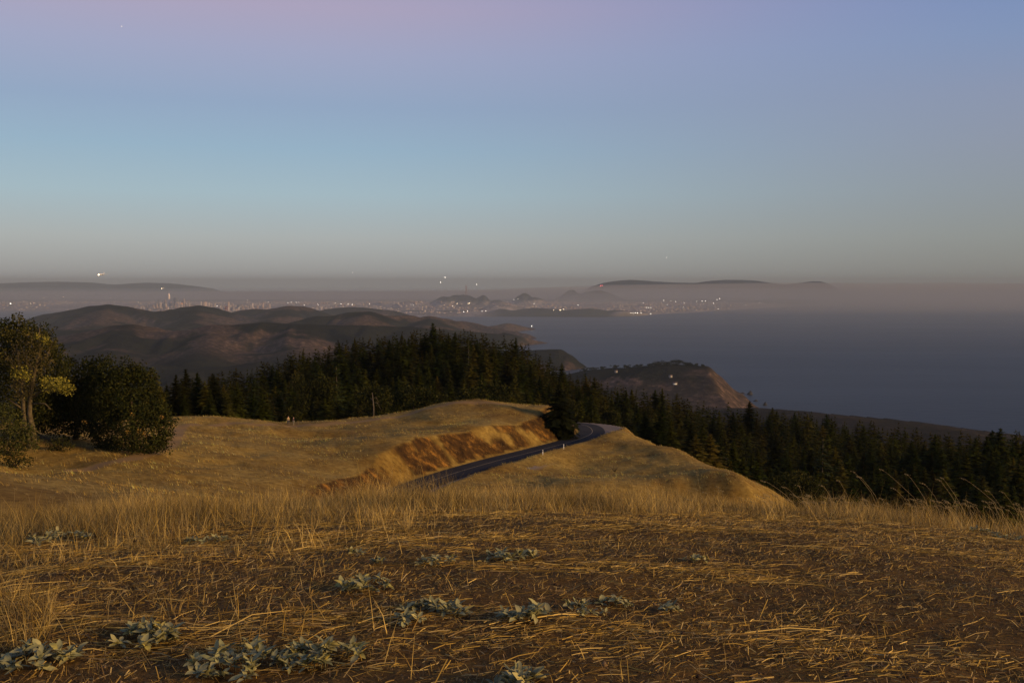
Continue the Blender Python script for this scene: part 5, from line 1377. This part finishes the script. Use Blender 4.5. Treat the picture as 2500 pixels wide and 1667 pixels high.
def dsea(v): return (CAMZ - SEA) / vtan(v)
rock(1830, 963, dsea(963), 17, 10, 'largest pointed sea stack off the bluff', 1)
rock(1810, 961, dsea(961), 22, 4, 'low reef joining the bluff to the largest stack', 2)
rock(1843, 979, dsea(979), 18, 4, 'flat low rock between two stacks off the bluff', 3)
rock(1867, 989, dsea(989), 12, 9, 'small pointed sea stack nearest the coastal slope', 4)
m_wall = simple('house_wall', (0.35, 0.31, 0.27), 0.9); m_roof = simple('house_roof', (0.10, 0.07, 0.06), 0.9)
m_win = emit_mat('lit_window', (1.0, 0.85, 0.6), 2.0)
def house(u, v, d, w, lab, lit):
    p = P(u, v, d); z = float(H_far(np.array([p[0]]), np.array([d]))[0])
    o = thing('house', (p[0], d, z), lab, 'house')
    g = Geo(); g.box((0, 0, 3), (w, 6, 5)); link('wall', g.mesh('wall', m_wall), o)
    g = Geo(); g.add([[-w - 1, -7, 8], [w + 1, -7, 8], [w + 1, 7, 8], [-w - 1, 7, 8], [-w - 1, 0, 12], [w + 1, 0, 12]], [[0, 1, 5, 4], [2, 3, 4, 5], [0, 3, 2, 1]], [[1, 2, 5], [3, 0, 4]]); link('roof', g.mesh('roof', m_roof), o)
    if lit:
        g = Geo(); g.box((w * 0.3, -6.2, 4.5), (1.3, 0.3, 1.1)); link('window', g.mesh('window', m_win), o)
        g = Geo(); g.box((-w * 0.5, -6.2, 4.0), (0.9, 0.3, 1.1)); link('window', g.mesh('window', m_win), o)
house(1648, 932, 4330, 9, 'house on the bluff with two brightly lit windows', True)
house(1637, 921, 4420, 7, 'dim house just uphill of the brightly lit one', False)
house(1504, 915, 4600, 6, 'lone dim house among the dark trees of the bluff', False)
house(1622, 972, 4000, 6, 'small lit house above the fir tops below the bluff', True)
# trees on the bluff top
rb = np.random.default_rng(55)
BT = []
for u0, v0, w in [(1602, 886, 12), (1614, 881, 16), (1630, 883, 14), (1645, 879, 18), (1660, 880, 16), (1674, 885, 12), (1686, 890, 9), (1590, 888, 12), (1560, 890, 12), (1530, 891, 10), (1500, 893, 10), (1470, 897, 10), (1445, 901, 10), (1425, 905, 10), (1700, 890, 6), (1715, 892, 5)]:
    d = float(np.interp(u0, [1390, 1428, 1489, 1569, 1610, 1652, 1677, 1725], [4900, 4800, 4700, 4650, 4600, 4600, 4580, 4550])) - 12; k = d / F; p = P(u0, v0, d); z = float(H_far(np.array([p[0]]), np.array([d]))[0])
    o = thing('cypress_tree', (p[0], d, z), 'dark wind-shaped cypress on the top of the sea bluff', 'tree', 'cypresses on the bluff top')
    g = Geo(); g.tube([(0, 0, -3), (0, 0, max(6, (p[2] - z) * 0.6))], [1.2, 0.4], 6); link('trunk', g.mesh('trunk', m_bark), o)
    hh = max(10, p[2] - z + 2)
    cl = [((p[0] + rb.normal(0, w * k * 0.42), d + rb.normal(0, 8), z + hh * rb.uniform(0.05, 0.9)), (w * k * 0.36, w * k * 0.36, hh * rb.uniform(0.14, 0.3))) for _ in range(13)]
    crown_of('crown', cl, np.array([p[0], d, z]), 2.4, 1.2, [(0.016, 0.019, 0.013), (0.024, 0.026, 0.016)], int(u0), o)
